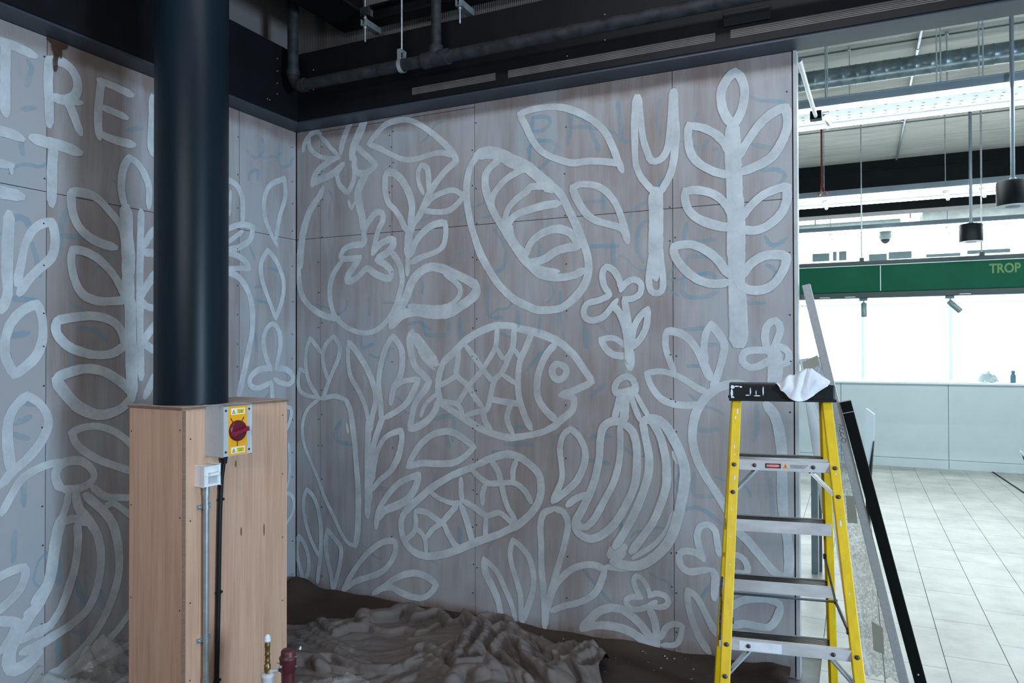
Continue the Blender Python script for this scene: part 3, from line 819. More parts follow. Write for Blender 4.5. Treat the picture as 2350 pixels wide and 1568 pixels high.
  (38, [(3765,1546),(3869,1533),(3931,1478),(3900,1436),(3810,1445),(3751,1473)]),
  (36, [(3723,1454),(3735,1328)]),
 ]),
 ('painted_leaf', 'left', [
  (46, [(2134,1460),(2068,1391),(2048,1307),(2057,1187),(2070,1108)]),
  (44, [(2134,1460),(2203,1408),(2238,1325),(2205,1239),(2145,1167),(2070,1108),(2022,1056)]),
 ]),
 ('painted_curve', 'left', [
  (40, [(2027,928),(2071,1005),(2120,1074),(2206,1114),(2291,1127)]),
 ]),
 ('painted_leaf', 'left', [
  (38, [(2346,1260),(2418,1281),(2509,1274),(2614,1223),(2714,1132)]),
  (40, [(2351,1259),(2390,1190),(2489,1112),(2594,1059),(2715,1006)]),
 ]),
 ('painted_banana_bunch', 'left', [
  (44, [(2306,991),(2276,1050),(2289,1102),(2343,1120),(2410,1108),(2460,1059),(2468,1015),(2426,984),(2372,977),(2306,991)]),
  (40, [(2339,967),(2330,904),(2306,845)]),
  (46, [(2372,961),(2392,874),(2442,807),(2493,711),(2512,582),(2495,463),(2446,365),(2368,315),(2285,289),(2196,267),(2119,261)]),
  (56, [(2307,854),(2281,769),(2263,665),(2246,562),(2203,477),(2151,414),(2101,344)]),
  (60, [(2118,373),(2077,319),(2057,258),(2070,202),(2119,191),(2196,227)]),
  (42, [(2383,801),(2389,707),(2375,599),(2348,515),(2311,425),(2257,353),(2186,315)]),
  (40, [(2308,826),(2374,829),(2442,789)]),
  (46, [(2426,937),(2512,850),(2575,760),(2608,636),(2609,498),(2578,381),(2527,281),(2457,201),(2379,145),(2286,108)]),
  (36, [(2460,974),(2532,909),(2617,889),(2716,871)]),
  (34, [(2527,842),(2574,867),(2706,762)]),
  (40, [(2721,308),(2601,189),(2497,139),(2399,101),(2286,81)]),
  (54, [(2286,108),(2241,90),(2259,56),(2333,44)]),
  (36, [(2722,97),(2539,76),(2380,71),(2286,72)]),
  (40, [(2168,479),(2246,562)]),
  (36, [(2134,437),(2211,456)]),
  (40, [(2110,316),(2195,338),(2257,335)]),
 ]),
 ('painted_leaf', 'left', [
  (44, [(2002,631),(2050,647),(2124,657)]),
  (44, [(2124,657),(2132,620),(2100,551),(2003,479)]),
 ]),
 ('painted_leaf', 'left', [
  (44, [(2003,446),(2097,413)]),
  (44, [(2092,414),(2076,362),(2028,302)]),
 ]),
 ('painted_leaf', 'left', [
  (30, [(3761,1292),(3907,1262),(3877,1143),(3762,1067)]),
  (26, [(3887,1021),(3897,861),(3871,737),(3765,680)]),
  (28, [(3765,705),(3911,667),(3927,549),(3767,406)]),
 ]),
]
SCRIBBLES = [
 ('back', [
  (26, [(-1728,3049),(-1733,2965)]),
  (26, [(-1728,3049),(-1642,3042),(-1619,3005),(-1658,2965),(-1728,2964)]),
  (26, [(-1485,3046),(-1495,2950),(-1506,2859)]),
  (26, [(-1485,3046),(-1393,2975),(-1353,2893),(-1318,2803)]),
  (22, [(-1485,2958),(-1363,2947)]),
  (26, [(-1205,3064),(-1193,2959),(-1174,2845),(-1133,2834)]),
  (26, [(-963,3039),(-986,2959),(-963,2855)]),
  (24, [(-1749,2793),(-1749,2882),(-1642,2899),(-1584,2868),(-1599,2806),(-1652,2763),(-1695,2727)]),
 ]),
 ('back', [
  (20, [(-485,2988),(-444,2960),(-322,2938)]),
  (22, [(-681,2731),(-646,2727),(-655,2639)]),
  (20, [(-786,2770),(-742,2738),(-698,2795)]),
  (22, [(-477,2734),(-370,2700)]),
  (24, [(-436,2599),(-354,2590),(-322,2553),(-354,2513)]),
  (22, [(-1293,2582),(-1286,2448)]),
  (20, [(-1413,2516),(-1293,2515)]),
  (22, [(-1024,2493),(-1128,2436),(-1147,2353)]),
  (24, [(-1024,2391),(-1089,2340),(-1099,2229),(-1061,2153)]),
  (22, [(-986,2554),(-959,2597),(-922,2584)]),
 ]),
 ('back', [
  (24, [(-822,2349),(-831,2250),(-673,2250)]),
  (24, [(-690,2162),(-813,2168),(-822,2114)]),
  (24, [(-840,2070),(-840,1962),(-725,1949),(-664,1974)]),
  (24, [(-778,2067),(-690,2073),(-664,2036)]),
  (22, [(-420,2251),(-395,2207),(-355,2204),(-315,2236)]),
  (22, [(-412,2104),(-371,2068),(-388,1966)]),
  (20, [(-520,1909),(-420,1906)]),
 ]),
 ('back', [
  (30, [(-1234,2274),(-1236,2133)]),
  (24, [(-1393,2260),(-1204,2249)]),
  (28, [(-1683,2292),(-1694,2184)]),
  (24, [(-1824,1900),(-1823,1800)]),
  (26, [(-1683,1858),(-1693,1769)]),
  (24, [(-1556,2002),(-1566,1788)]),
  (30, [(-1407,1815),(-1392,1681)]),
  (24, [(-1342,1833),(-1263,1757)]),
  (24, [(-831,1775),(-708,1783)]),
  (24, [(-822,1577),(-734,1578)]),
  (24, [(-760,1685),(-673,1694)]),
  (22, [(-1371,1399),(-1282,1477)]),
  (24, [(-1768,1545),(-1672,1655)]),
  (26, [(-1381,1151),(-1321,1182),(-1243,1177)]),
 ]),
 ('back', [
  (26, [(-1381,1036),(-1262,1026)]),
  (26, [(-1910,1096),(-1735,1106)]),
  (26, [(-1877,1203),(-1778,1208)]),
  (22, [(-849,802),(-761,820),(-648,751)]),
  (24, [(-787,1005),(-787,889),(-682,889)]),
  (24, [(-470,1374),(-462,1271),(-479,1192)]),
  (24, [(-438,1082),(-397,948),(-389,804)]),
  (24, [(-1194,750),(-1194,667)]),
  (22, [(-769,1309),(-760,1238),(-656,1244)]),
  (24, [(-1421,408),(-1351,336),(-1259,247)]),
  (24, [(-1199,698),(-1191,633)]),
  (22, [(-754,343),(-700,426)]),
 ]),
 ('back', [
  (28, [(-2983,1761),(-2969,1683),(-2888,1705)]),
  (30, [(-2476,1763),(-2329,1757),(-2305,1830)]),
  (26, [(-2602,1834),(-2501,1843),(-2476,1768)]),
  (26, [(-2222,1850),(-2221,1704)]),
  (32, [(-3146,1188),(-3187,1118),(-3173,1052),(-3062,1035)]),
  (26, [(-2327,1161),(-2302,1058)]),
  (30, [(-2412,1230),(-2279,1247),(-2279,1101)]),
  (30, [(-1999,1046),(-1864,1044)]),
  (30, [(-2411,883),(-2411,757)]),
  (26, [(-2884,760),(-2752,760)]),
  (34, [(-2229,556),(-2229,443)]),
  (24, [(-1986,2402),(-1915,2288),(-1925,2161),(-2016,2138)]),
  (22, [(-2026,2065),(-2026,1882),(-1934,1862)]),
  (22, [(-2521,1843),(-2431,1794)]),
  (22, [(-2225,1867),(-2224,1773)]),
  (20, [(-2919,2017),(-2912,1898)]),
  (20, [(-1757,2771),(-1728,2902),(-1651,2902)]),
  (20, [(-2499,2101),(-2499,2024)]),
 ]),
 ('left', [
  (26, [(2137,3040),(2152,3008),(2131,2919)]),
  (24, [(2110,2803),(2168,2827)]),
  (26, [(2652,2849),(2747,2891)]),
  (26, [(2104,2662),(2112,2591)]),
  (30, [(2052,2266),(2087,2290),(2129,2286),(2144,2251)]),
  (30, [(2323,2364),(2297,2275),(2294,2144)]),
  (28, [(2297,2237),(2429,2240)]),
  (26, [(2159,2180),(2196,2028)]),
  (30, [(2069,1911),(2183,1911)]),
  (30, [(2351,1903),(2416,1859)]),
  (30, [(2057,1734),(2141,1754)]),
  (28, [(2054,1663),(2058,1569)]),
  (28, [(2384,1787),(2484,1766),(2536,1719)]),
  (28, [(2353,1639),(2354,1554)]),
  (32, [(2051,1384),(2100,1432),(2169,1410)]),
  (30, [(2085,1329),(2152,1358)]),
  (30, [(2069,1284),(2144,1254)]),
  (30, [(2124,1082),(2125,943)]),
  (28, [(2085,830),(2078,695)]),
  (32, [(2291,640),(2292,531)]),
  (32, [(2366,565),(2416,402)]),
  (34, [(2369,269),(2417,243),(2418,187)]),
  (34, [(2290,242),(2293,132)]),
  (34, [(2457,201),(2332,99)]),
  (30, [(2515,428),(2521,341)]),
 ]),
 ('left', [
  (22, [(3536,2335),(3577,2259)]),
  (22, [(3579,1996),(3690,1982)]),
  (22, [(3689,2209),(3849,2204)]),
  (22, [(3578,2077),(3661,2093)]),
  (22, [(3581,1783),(3595,1661)]),
  (20, [(3505,2952),(3572,2918),(3654,2989),(3640,3068)]),
  (20, [(3519,2764),(3532,2818),(3600,2843),(3600,2782)]),
  (20, [(3798,3088),(3799,2930),(3889,2940),(3935,3005)]),
 ]),
]
FOLDS = [(22,30,[(-2926,3435),(-2826,3365),(-2718,3329),(-2578,3264),(-2494,3224)]),
 (50,35,[(-2871,3466),(-2787,3413),(-2693,3381),(-2701,3441)]),
 (55,35,[(-2769,3433),(-2746,3490),(-2675,3458),(-2621,3497),(-2655,3588)]),
 (75,55,[(-2699,3615),(-2717,3678),(-2630,3662),(-2589,3724),(-2581,3831),(-2532,3862),(-2417,3806)]),
 (40,40,[(-2621,3549),(-2532,3526),(-2457,3536),(-2389,3594),(-2322,3575)]),
 (75,45,[(-2419,3748),(-2367,3816),(-2338,3859),(-2241,3806),(-2157,3736)]),
 (50,30,[(-2279,3541),(-2247,3606),(-2235,3690)]),
 (40,55,[(-2914,3193),(-2807,3148),(-2664,3060)]),
 (25,40,[(-2893,3315),(-2696,3250),(-2558,3212)]),
 (55,35,[(-2543,3072),(-2494,3106),(-2380,3077),(-2268,3059),(-2209,3077),(-2125,3127),(-2110,3205)]),
 (50,35,[(-2522,3166),(-2395,3129),(-2265,3088)]),
 (65,30,[(-2087,3170),(-2084,3254),(-2067,3294),(-2016,3266),(-1938,3201),(-1831,3165)]),
 (50,30,[(-2083,3164),(-2056,3239),(-1962,3202),(-1852,3148)]),
 (75,40,[(-2144,3362),(-2104,3393),(-2003,3331),(-2017,3435),(-2009,3472)]),
 (30,35,[(-2289,3484),(-2202,3550),(-2082,3607)]),
 (65,45,[(-2651,2963),(-2615,3022),(-2547,3033),(-2483,2981)]),
 (30,30,[(-2512,3010),(-2427,3011),(-2308,3048),(-2185,3077)]),
 (95,45,[(-2114,3900),(-2010,3785),(-1971,3674),(-1968,3577),(-1926,3457),(-1895,3351),(-1883,3282),(-1850,3248),(-1797,3283),(-1729,3325),(-1691,3354),(-1648,3304)]),
 (95,45,[(-1980,3826),(-1913,3765),(-1847,3635),(-1858,3535),(-1826,3394)]),
 (85,45,[(-1991,3866),(-1929,3909),(-1828,3889),(-1755,3807)]),
 (75,40,[(-1887,3723),(-1827,3803),(-1767,3781),(-1651,3738),(-1540,3697),(-1459,3634),(-1403,3672)]),
 (95,45,[(-1733,3493),(-1723,3588),(-1707,3654),(-1635,3618),(-1572,3581),(-1518,3477),(-1446,3420),(-1310,3303)]),
 (60,30,[(-1791,3769),(-1682,3700),(-1585,3642)]),
 (60,35,[(-1754,3517),(-1667,3471),(-1595,3413),(-1525,3356),(-1452,3287)]),
 (110,35,[(-1365,3527),(-1370,3609),(-1333,3660),(-1276,3622),(-1282,3546),(-1296,3479)]),
 (130,35,[(-1269,3532),(-1262,3619),(-1238,3673),(-1210,3591),(-1218,3495),(-1262,3525)]),
 (110,35,[(-1193,3630),(-1135,3526),(-1135,3439),(-1187,3405),(-1257,3497)]),
 (60,30,[(-1446,3473),(-1394,3429),(-1364,3482),(-1314,3506)]),
 (90,60,[(-1299,3316),(-1291,3423),(-1258,3478)]),
 (80,60,[(-1793,3095),(-1828,3201),(-1781,3253),(-1709,3268),(-1689,3239)]),
 (60,50,[(-1626,3260),(-1614,3324),(-1500,3301)]),
 (70,40,[(-2122,3762),(-2120,3900)]),
 (60,30,[(-2020,3469),(-1965,3351),(-1992,3316),(-1937,3209),(-1840,3168)])]
SHEET_EDGE = [(-3088,3369),(-2971,3425),(-2958,3472),(-2932,3539),(-2750,3668),(-2793,3749),(-2655,3905),(-2587,3945),(-2465,3891),(-2389,3942),(-2253,3864),(-2168,3863),(-2174,4001),(-2059,3999),(-1898,4006),(-1791,3897),(-1578,3789),(-1465,3739),(-1373,3795),(-1292,3833),(-1215,3749),(-1153,3634),(-1112,3408),(-1422,2726),(-1799,2482),(-2040,2432),(-2442,2606),(-2759,3012)]

# ------------------------------------------------------------------ floor: slab and stone tiles
slab = MB().box(-4.2, 8.2, -1.5, 14.6, -0.15, -0.012).build('floor', plain('grey_floor_bed', (0.22, 0.235, 0.23), 0.8))
struct(slab, 'pale stone tiled floor running from the painted wall back to the white counter', 'floor')
tile_mesh = {}
def add_tile(x0, x1, y0, y1):
    k = (round(x1 - x0, 3), round(y1 - y0, 3))
    if k not in tile_mesh:
        hx, hy = (x1 - x0) / 2 - 0.0015, (y1 - y0) / 2 - 0.0015
        o = MB().box(-hx, hx, -hy, hy, -0.0115, 0.0, 0.001).build('tile', TILE)
        tile_mesh[k] = o
    else:
        o = tile_mesh[k].copy(); COL.objects.link(o)
    o.location = ((x0 + x1) / 2, (y0 + y1) / 2, 0)
    o.parent = slab
n_tiles = 0
field = MB()          # tiles beyond the picture's reach, one joined part
for r in range(-9, 22):
    x0 = 0.423 + 0.30 * r
    off = [0.0, 0.3, 0.12, 0.42][r % 4]
    y = 2.2 + off - 0.6
    while y < 11.75:
        y0, y1 = y, y + 0.6
        pieces = [(y0, y1)]
        if y0 < 6.95 and y1 > 7.05: pieces = [(y0, 7.0), (7.0, y1)]      # one joint runs straight across
        elif y0 < 7.0 < y1: pieces = [(y0, 7.0)] if y1 <= 7.05 else [(7.0, y1)]
        for p0, p1 in pieces:
            if x0 < 0.35 + (p1 - 2.5) * 0.36 and x0 > -0.62 and (x0 > -0.4 or p0 > 4.0):
                add_tile(x0, x0 + 0.3, p0, p1); n_tiles += 1
            elif x0 > -0.4 or p0 > 4.2:
                field.box(x0 + 0.0015, x0 + 0.2985, p0 + 0.0015, p1 - 0.0015, -0.0115, 0.0)
        y += 0.6
field.build('tile_field', TILE, slab, kind='stuff')
print('tiles', n_tiles)
strip = MB().obox((1.70, 10.85, 0.002), Vector((0.057, -0.998, 0)), Vector((0.998, 0.057, 0)), Z, 0.9, 0.012, 0.0025).build('floor_joint_strip', SHOP_DARK, slab)

# ------------------------------------------------------------------ boarded walls
def seg_panels(wall, rects, plane, wash=None):
    for a0, a1, z0, z1 in rects:
        g = 0.0018
        if plane == 'back':
            o = MB().box(a0 + g, a1 - g, YB, YB + 0.018, z0 + g, z1 - g).build('plywood_panel', BOARD, wall)
        else:
            o = MB().box(XL - 0.018, XL, a0 + g, a1 - g, z0 + g, z1 - g).build('plywood_panel', BOARD, wall)
        k = wash.get(round(a0, 2), 0.5) if wash else 0.5
        o.color = (k, k, k, 1)

JOINT = plain('dark_joint', (0.035, 0.022, 0.018), 0.8)
wall_back = MB().box(-3.70, XE + 0.004, YB + 0.0185, YB + 0.10, 0, ZT + 0.004).build('wall_back', JOINT)
struct(wall_back, 'whitewashed plywood board wall painted with outlines of fish, fruit and vegetables', 'wall')
S = [-3.5300, -3.3212, -2.1217, -0.8982, XE]
bk = [(S[0], S[1], 2.437, ZT), (S[1], S[2], 3.166, ZT), (S[1], -2.733, 2.437, 3.166), (-2.733, S[2], 2.437, 3.166), (S[2], S[3], 2.437, ZT), (S[3], S[4], 2.437, ZT)]
bk += [(S[i], S[i + 1], 0.0, 2.437) for i in range(4)]
seg_panels(wall_back, bk, 'back')
wall_left = MB().box(XL - 0.10, XL - 0.0185, -0.9, 3.99, 0, ZT + 0.004).build('wall_left', JOINT)
struct(wall_left, 'whitewashed plywood board wall behind the black column with painted letters, leaves and bananas', 'wall')
ys = [-0.22, 1.005, 2.2253, 3.4447, 3.9620]
seg_panels(wall_left, [(ys[i], ys[i + 1], z0, z1) for i in range(4) for z0, z1 in ((0.0, 2.437), (2.437, ZT))], 'left', {1.0: 0.95, 1.01: 0.95, 2.23: 0.38, 3.44: 0.62})

def screws(wall, pts, plane):
    m = MB()
    for a, z in pts:
        r = 0.0042
        ring = [(a + r * math.cos(k * math.pi / 3), z + r * math.sin(k * math.pi / 3)) for k in range(6)]
        if plane == 'back': m.prism([(p, YB - 0.0002, q) for p, q in ring], (0, -0.0022, 0))
        else: m.prism([(XL + 0.0002, p, q) for p, q in ring], (0.0022, 0, 0))
    m.build('screw_head', INK, wall, kind='stuff')
rnd = random.Random(3)
pts = []
for sx in (S[1], S[2], S[3], -2.733):
    z = 0.15
    while z < 3.1:
        if sx != -2.733 or z > 2.44:
            for d in (-0.014, 0.014):
                if rnd.random() < 0.85: pts.append((sx + d + rnd.uniform(-.004, .004), z + rnd.uniform(-.03, .03)))
        z += 0.21
for sx in (-2.73, -1.52, XE - 0.02):
    for k in range(11): pts.append((sx + rnd.uniform(-.006, .006), 0.2 + k * 0.28 + rnd.uniform(-.04, .04)))
screws(wall_back, pts, 'back')
pts = []
for sy in (ys[2], ys[3], 3.94):
    z = 0.12
    while z < 3.1:
        pts.append((sy - 0.014 + rnd.uniform(-.004, .004), z)); z += rnd.uniform(.14, .26)
screws(wall_left, pts, 'left')

# free end of the wall: pale edge bead and stud
e = MB().box(XE + 0.0045, XE + 0.022, YB - 0.004, YB + 0.10, 0, ZT).build('trim_1', plain('pale_edge_bead', (0.42, 0.44, 0.45), 0.5, 0.1))
struct(e, 'pale vertical edge bead closing the free right end of the painted wall', 'trim')

# ------------------------------------------------------------------ the mural: brush strokes lying on the boards
def smooth_pts(P, step=0.018):
    P = [Vector((a / 1000, b / 1000)) for a, b in P]
    if len(P) == 2:
        P = [P[0], (P[0] + P[1]) / 2, P[1]]
    Q = [P[0] * 2 - P[1]] + P + [P[-1] * 2 - P[-2]]
    if (P[0] - P[-1]).length < 1e-4: Q[0] = P[-2]; Q[-1] = P[1]
    out = []
    for i in range(1, len(Q) - 2):
        p0, p1, p2, p3 = Q[i - 1:i + 3]
        n = max(2, int((p2 - p1).length / step))
        for k in range(n):
            t = k / n
            out.append(0.5 * ((2 * p1) + (p2 - p0) * t + (2 * p0 - 5 * p1 + 4 * p2 - p3) * t * t + (3 * p1 - p0 - 3 * p2 + p3) * t ** 3))
    out.append(P[-1])
    return out

SEED = [0]
def ribbon(m, wall, width, P, off, rag=0.10):
    SEED[0] += 1
    sd = SEED[0] * 3.17
    pts = smooth_pts(P)
    vs = []; L = 0.0
    n = len(pts)
    lo, hi = (-3.528, XE - 0.002) if wall == 'back' else (-0.2, 3.960)
    def P3(a, b, o):
        a = min(max(a, lo), hi); b = min(max(b, 0.004), ZT - 0.004)
        return (a, YB - o, b) if wall == 'back' else (XL + o, a, b)
    W = width / 2000
    for i, p in enumerate(pts):
        t = (pts[min(i + 1, n - 1)] - pts[max(i - 1, 0)])
        t = t.normalized() if t.length > 1e-6 else Vector((1, 0))
        nrm = Vector((-t.y, t.x))
        if i: L += (p - pts[i - 1]).length
        wl = W * (1 + 0.14 * noise.noise((L * 5, sd, 0)) * 2 + rag * noise.noise((L * 40, sd, 5)))
        wr = W * (1 + 0.14 * noise.noise((L * 5, sd, 9)) * 2 + rag * noise.noise((L * 40, sd, 7)))
        end = 0.72 if i in (0, n - 1) else 1.0
        q0, q1 = p + nrm * wl * end, p - nrm * wr * end
        of = off + 0.00035 * i / n
        vs += [P3(q0.x, q0.y, of), P3(q1.x, q1.y, of)]
    # rounded brush ends
    fs = [(2 * i, 2 * i + 1, 2 * i + 3, 2 * i + 2) for i in range(n - 1)]
    for i, s in ((0, -1), (n - 1, 1)):
        j = 1 if i == 0 else n - 2
        t = (pts[i] - pts[j]).normalized()
        nrm = Vector((-t.y, t.x))
        a = pts[i] + t * W * 0.75 + nrm * W * 0.35; b = pts[i] + t * W * 0.62 - nrm * W * 0.40
        k = len(vs)
        vs += [P3(a.x, a.y, off), P3(b.x, b.y, off)]
        if s > 0: fs.append((2 * i, 2 * i + 1, k + 1, k))
        else: fs.append((2 * i, 2 * i + 1, k, k + 1))
    m.add(vs, fs)

layer = 0
for name, wl, strokes in DRAWINGS:
    m = MB()
    for wd, P in strokes:
        ribbon(m, wl, wd, P, 0.0010 + 0.00006 * (layer % 80)); layer += 1
    m.build(name, WHITE_PAINT, wall_back if wl == 'back' else wall_left, fix=False)
layer = 0
for wl, strokes in SCRIBBLES:
    m = MB()
    for wd, P in strokes:
        ribbon(m, wl, wd, P, 0.0004 + 0.00006 * (layer % 16), 0.35); layer += 1
    m.build('chalk_scribble', BLUE_MARK, wall_back if wl == 'back' else wall_left, fix=False)
rs = random.Random(11)
for wl, lo, hi in (('back', -3.3, -0.45), ('left', 2.0, 3.8)):
    m = MB()
    for k in range(34 if wl == 'back' else 14):
        a, b = rs.uniform(lo, hi), rs.uniform(0.3, 3.0)
        P = [(a * 1000, b * 1000)]
        ang = rs.uniform(0, 6.28)
        for q in range(4):
            ang += rs.uniform(-0.9, 0.9)
            P.append((P[-1][0] + 55 * math.cos(ang), P[-1][1] + 55 * math.sin(ang)))
        ribbon(m, wl, 15, P, 0.0003, 0.4)
    m.build('chalk_scribble', BLUE_MARK, wall_back if wl == 'back' else wall_left, fix=False)
m = MB()
for wd, P in ((46, [(2258, 3180), (2266, 3120)]), (26, [(2262, 3120), (2258, 3040)]), (60, [(2240, 3182), (2300, 3176)]), (16, [(2282, 3170), (2286, 3110)])):
    ribbon(m, 'left', wd, P, 0.0100, 0.5)
m.build('rust_stain', RUST, wall_left, fix=False)

# ------------------------------------------------------------------ ceiling over the work area and black bulkhead
c = MB().box(-4.2, 8.2, -1.5, YB + 0.15, ZC, ZC + 0.2).build('ceiling', INSUL)
struct(c, 'grey ribbed insulation ceiling above the black beams', 'ceiling')
c = MB().box(-3.75, XE - 0.05, YB + 0.105, YB + 0.15, ZT + 0.06, ZC).build('wall_upper', INSUL)
struct(c, 'pale lining above the bulkhead at the back of the ceiling void', 'wall')
c = MB().box(-3.70, -3.64, -0.9, YB + 0.10, ZT + 0.06, ZC).build('wall_upper_left', INSUL)
struct(c, 'pale lining above the bulkhead at the left of the ceiling void', 'wall')

FY = 3.81        # face of the bulkhead along the back wall
FX = -3.385      # face of the bulkhead along the left wall
b = thing('bulkhead_beam', 'long black steel bulkhead beam along the top of the back wall', 'beam', (-1, FY, ZT))
MB().box(FX, 3.2, FY, FY + 0.012, ZT + 0.012, 3.655).build('fascia_plate', BLACK_STEEL, b)
MB().box(FX, 3.2, FY + 0.012, YB + 0.05, 3.60, 3.655).build('top_flange', BLACK_STEEL, b)
MB().box(FX, 3.2, FY, YB + 0.012, ZT + 0.0, ZT + 0.012).build('soffit_plate', SOFFIT, b, label='grey underside plate')
MB().box(FX + 0.012, 3.2, FY - 0.012, FY, ZT + 0.012, ZT + 0.05).build('lower_lip', BLACK_STEEL, b)
for x0, x1 in ((-2.47, -1.897), (-1.813, -0.64), (-0.564, 1.6)):
    g = MB()
    for k in range(5):
        z = 3.243 + k * 0.0085
        g.box(x0, x1, FY - 0.010, FY, z, z + 0.005)
    g.box(x0, x1, FY - 0.004, FY, 3.238, 3.288)
    g.build('ribbed_strip', RIB, b)
MB().box(-0.60, -0.37, FY - 0.018, FY, 3.305, 3.375, 0.004).build('access_plate', BLACK_PLASTIC, b)
g = MB()
for x, z in ((-3.02, 3.23), (-3.0, 3.23), (-1.24, 3.225), (-1.22, 3.225), (-1.23, 3.50), (-1.23, 3.36), (-0.43, 3.33), (-3.25, 3.53), (-3.25, 3.40), (-1.45, 3.31)):
    g.lathe((x, FY, z), (0, -1, 0), [(0, 0.004), (0.002, 0.004), (0.004, 0.002)], 8)
g.build('fixing_screw', GALV, b, kind='stuff')
b = thing('bulkhead_beam', 'shorter black steel bulkhead beam along the top of the left wall', 'beam', (FX, 1.5, ZT))
MB().box(FX - 0.012, FX, -0.9, FY, ZT + 0.012, 3.655).build('fascia_plate', BLACK_STEEL, b)
MB().box(XL - 0.05, FX - 0.012, -0.9, FY, 3.60, 3.655).build('top_flange', BLACK_STEEL, b)
MB().box(XL - 0.012, FX, -0.9, YB + 0.012, ZT, ZT + 0.012).build('soffit_plate', SOFFIT, b, label='grey underside plate')
MB().box(FX, FX + 0.012, -0.9, FY - 0.012, ZT + 0.012, ZT + 0.05).build('lower_lip', BLACK_STEEL, b)
g = MB()
for y, z in ((3.55, 3.27), (3.53, 3.27), (3.62, 3.56), (3.62, 3.48), (3.62, 3.40), (3.62, 3.33)):
    g.lathe((FX, y, z), (1, 0, 0), [(0, 0.004), (0.002, 0.004), (0.004, 0.002)], 8)
g.build('fixing_screw', GALV, b, kind='stuff')

# dark beams up in the ceiling void
def ibeam(name, label, x0, x1, y0, y1, z0, z1, along):
    t = thing(name, label, 'beam', ((x0 + x1) / 2, (y0 + y1) / 2, z0))
    if along == 'y':
        xm = (x0 + x1) / 2
        MB().box(x0, x1, y0, y1, z0, z0 + 0.02).build('bottom_flange', BLACK_STEEL, t)
        MB().box(x0, x1, y0, y1, z1 - 0.02, z1).build('top_flange', BLACK_STEEL, t)
        MB().box(xm - 0.01, xm + 0.01, y0, y1, z0 + 0.02, z1 - 0.02).build('web', BLACK_STEEL, t)
    else:
        ym = (y0 + y1) / 2
        MB().box(x0, x1, y0, y1, z0, z0 + 0.015).build('bottom_flange', BLACK_STEEL, t)
        MB().box(x0, x1, y0, y1, z1 - 0.015, z1).build('top_flange', BLACK_STEEL, t)
        MB().box(x0, x1, ym - 0.008, ym + 0.008, z0 + 0.015, z1 - 0.015).build('web', BLACK_STEEL, t)
    return t
ibeam('ceiling_beam', 'dark steel joist running from front to back above the corner', -3.13, -2.84, 0.2, 3.98, 3.82, ZC, 'y')
ibeam('ceiling_beam', 'dark steel joist running along the back wall above the bulkhead', -2.84, 1.2, 3.86, 3.97, 3.80, 3.90, 'x')
ibeam('ceiling_beam', 'black steel joist beside the column at the top left', -3.40, -3.20, -0.5, 2.9, 3.95, ZC, 'y')

# strut clamps hanging in the void
def strut_clamp(x, y, z, label):
    t = thing('strut_clamp', label, 'clamp', (x, y, z), )
    MB().tube([(x, y, z - 0.12), (x, y, ZC)], 0.006, 8).build('threaded_rod', GALV, t)
    m = MB()
    m.box(x - 0.02, x + 0.02, y - 0.02, y + 0.14, z - 0.02, z - 0.016).box(x - 0.02, x - 0.016, y - 0.02, y + 0.14, z - 0.016, z + 0.02).box(x + 0.016, x + 0.02, y - 0.02, y + 0.14, z - 0.016, z + 0.02)
    m.build('strut_channel', GALV, t)
    m = MB()
    for k in (-1, 1): m.lathe((x, y, z + k * 0.03 - 0.006), (0, 0, 1), [(0, 0.012), (0.012, 0.012)], 6)
    m.each('nut', GALV, t)
    MB().box(x - 0.035, x + 0.035, y - 0.012, y + 0.012, z + 0.045, z + 0.10, 0.004).build('beam_clip', PIPE_GREY, t)
strut_clamp(-2.80, 3.77, 3.74, 'galvanised strut clamp on a rod at the inner corner of the joists')
strut_clamp(-2.13, 3.80, 3.74, 'galvanised strut clamp on a rod right of the upright pipe')
o = thing('hanger_strip', 'pale flat hanger strip hanging from the ceiling between two clamps', 'bracket', (-2.64, 3.74, 3.9))
MB().box(-2.66, -2.62, 3.735, 3.741, 3.86, ZC).build('strip', plain('pale_strip', (0.45, 0.44, 0.42), 0.6), o)
MB().box(-2.665, -2.615, 3.729, 3.735, 3.86, 3.90).build('fold', GALV, o)

# iron pipe run
PY, PZ = 3.665, 3.375
t = thing('iron_pipe', 'dusty dark iron pipe running under the ceiling along the bulkhead', 'pipe', (-1.5, PY, PZ))
arc = [(-3.294 + 0.075 * (1 - math.cos(a)), PY, PZ + 0.075 * (1 - math.sin(a))) for a in [k * math.pi / 16 for k in range(9)]]
arc = [(-3.294, PY, ZC)] + [(-3.294, PY, PZ + 0.12)] + arc + [(-3.12, PY, PZ), (3.0, PY, PZ)]
MB().tube(arc, 0.036, 18).build('pipe_run', PIPE_GREY, t)
MB().tube([(-3.294, PY, PZ + 0.07), (-3.294, PY, PZ + 0.11)], 0.043, 18).tube([(-3.23, PY, PZ), (-3.19, PY, PZ)], 0.043, 18).each('elbow_collar', PIPE_GREY, t)
MB().tube([(-2.214, PY, PZ), (-2.214, PY, ZC)], 0.030, 18).build('branch_pipe', PIPE_GREY, t)
MB().tube([(-2.30, PY, PZ), (-2.13, PY, PZ)], 0.046, 18).tube([(-2.214, PY, PZ), (-2.214, PY, PZ + 0.075)], 0.041, 18).build('tee_fitting', PIPE_GREY, t)
hx = -2.454
m = MB()
ring = [(hx, PY + 0.041 * math.cos(a), PZ + 0.041 * math.sin(a)) for a in [k * 2 * math.pi / 24 for k in range(25)]]
for i in range(24):
    a, b2 = Vector(ring[i]), Vector(ring[i + 1])
    m.obox((a + b2) / 2, X, (b2 - a).normalized(), X.cross((b2 - a).normalized()), 0.013, (b2 - a).length / 2 + 0.001, 0.002)
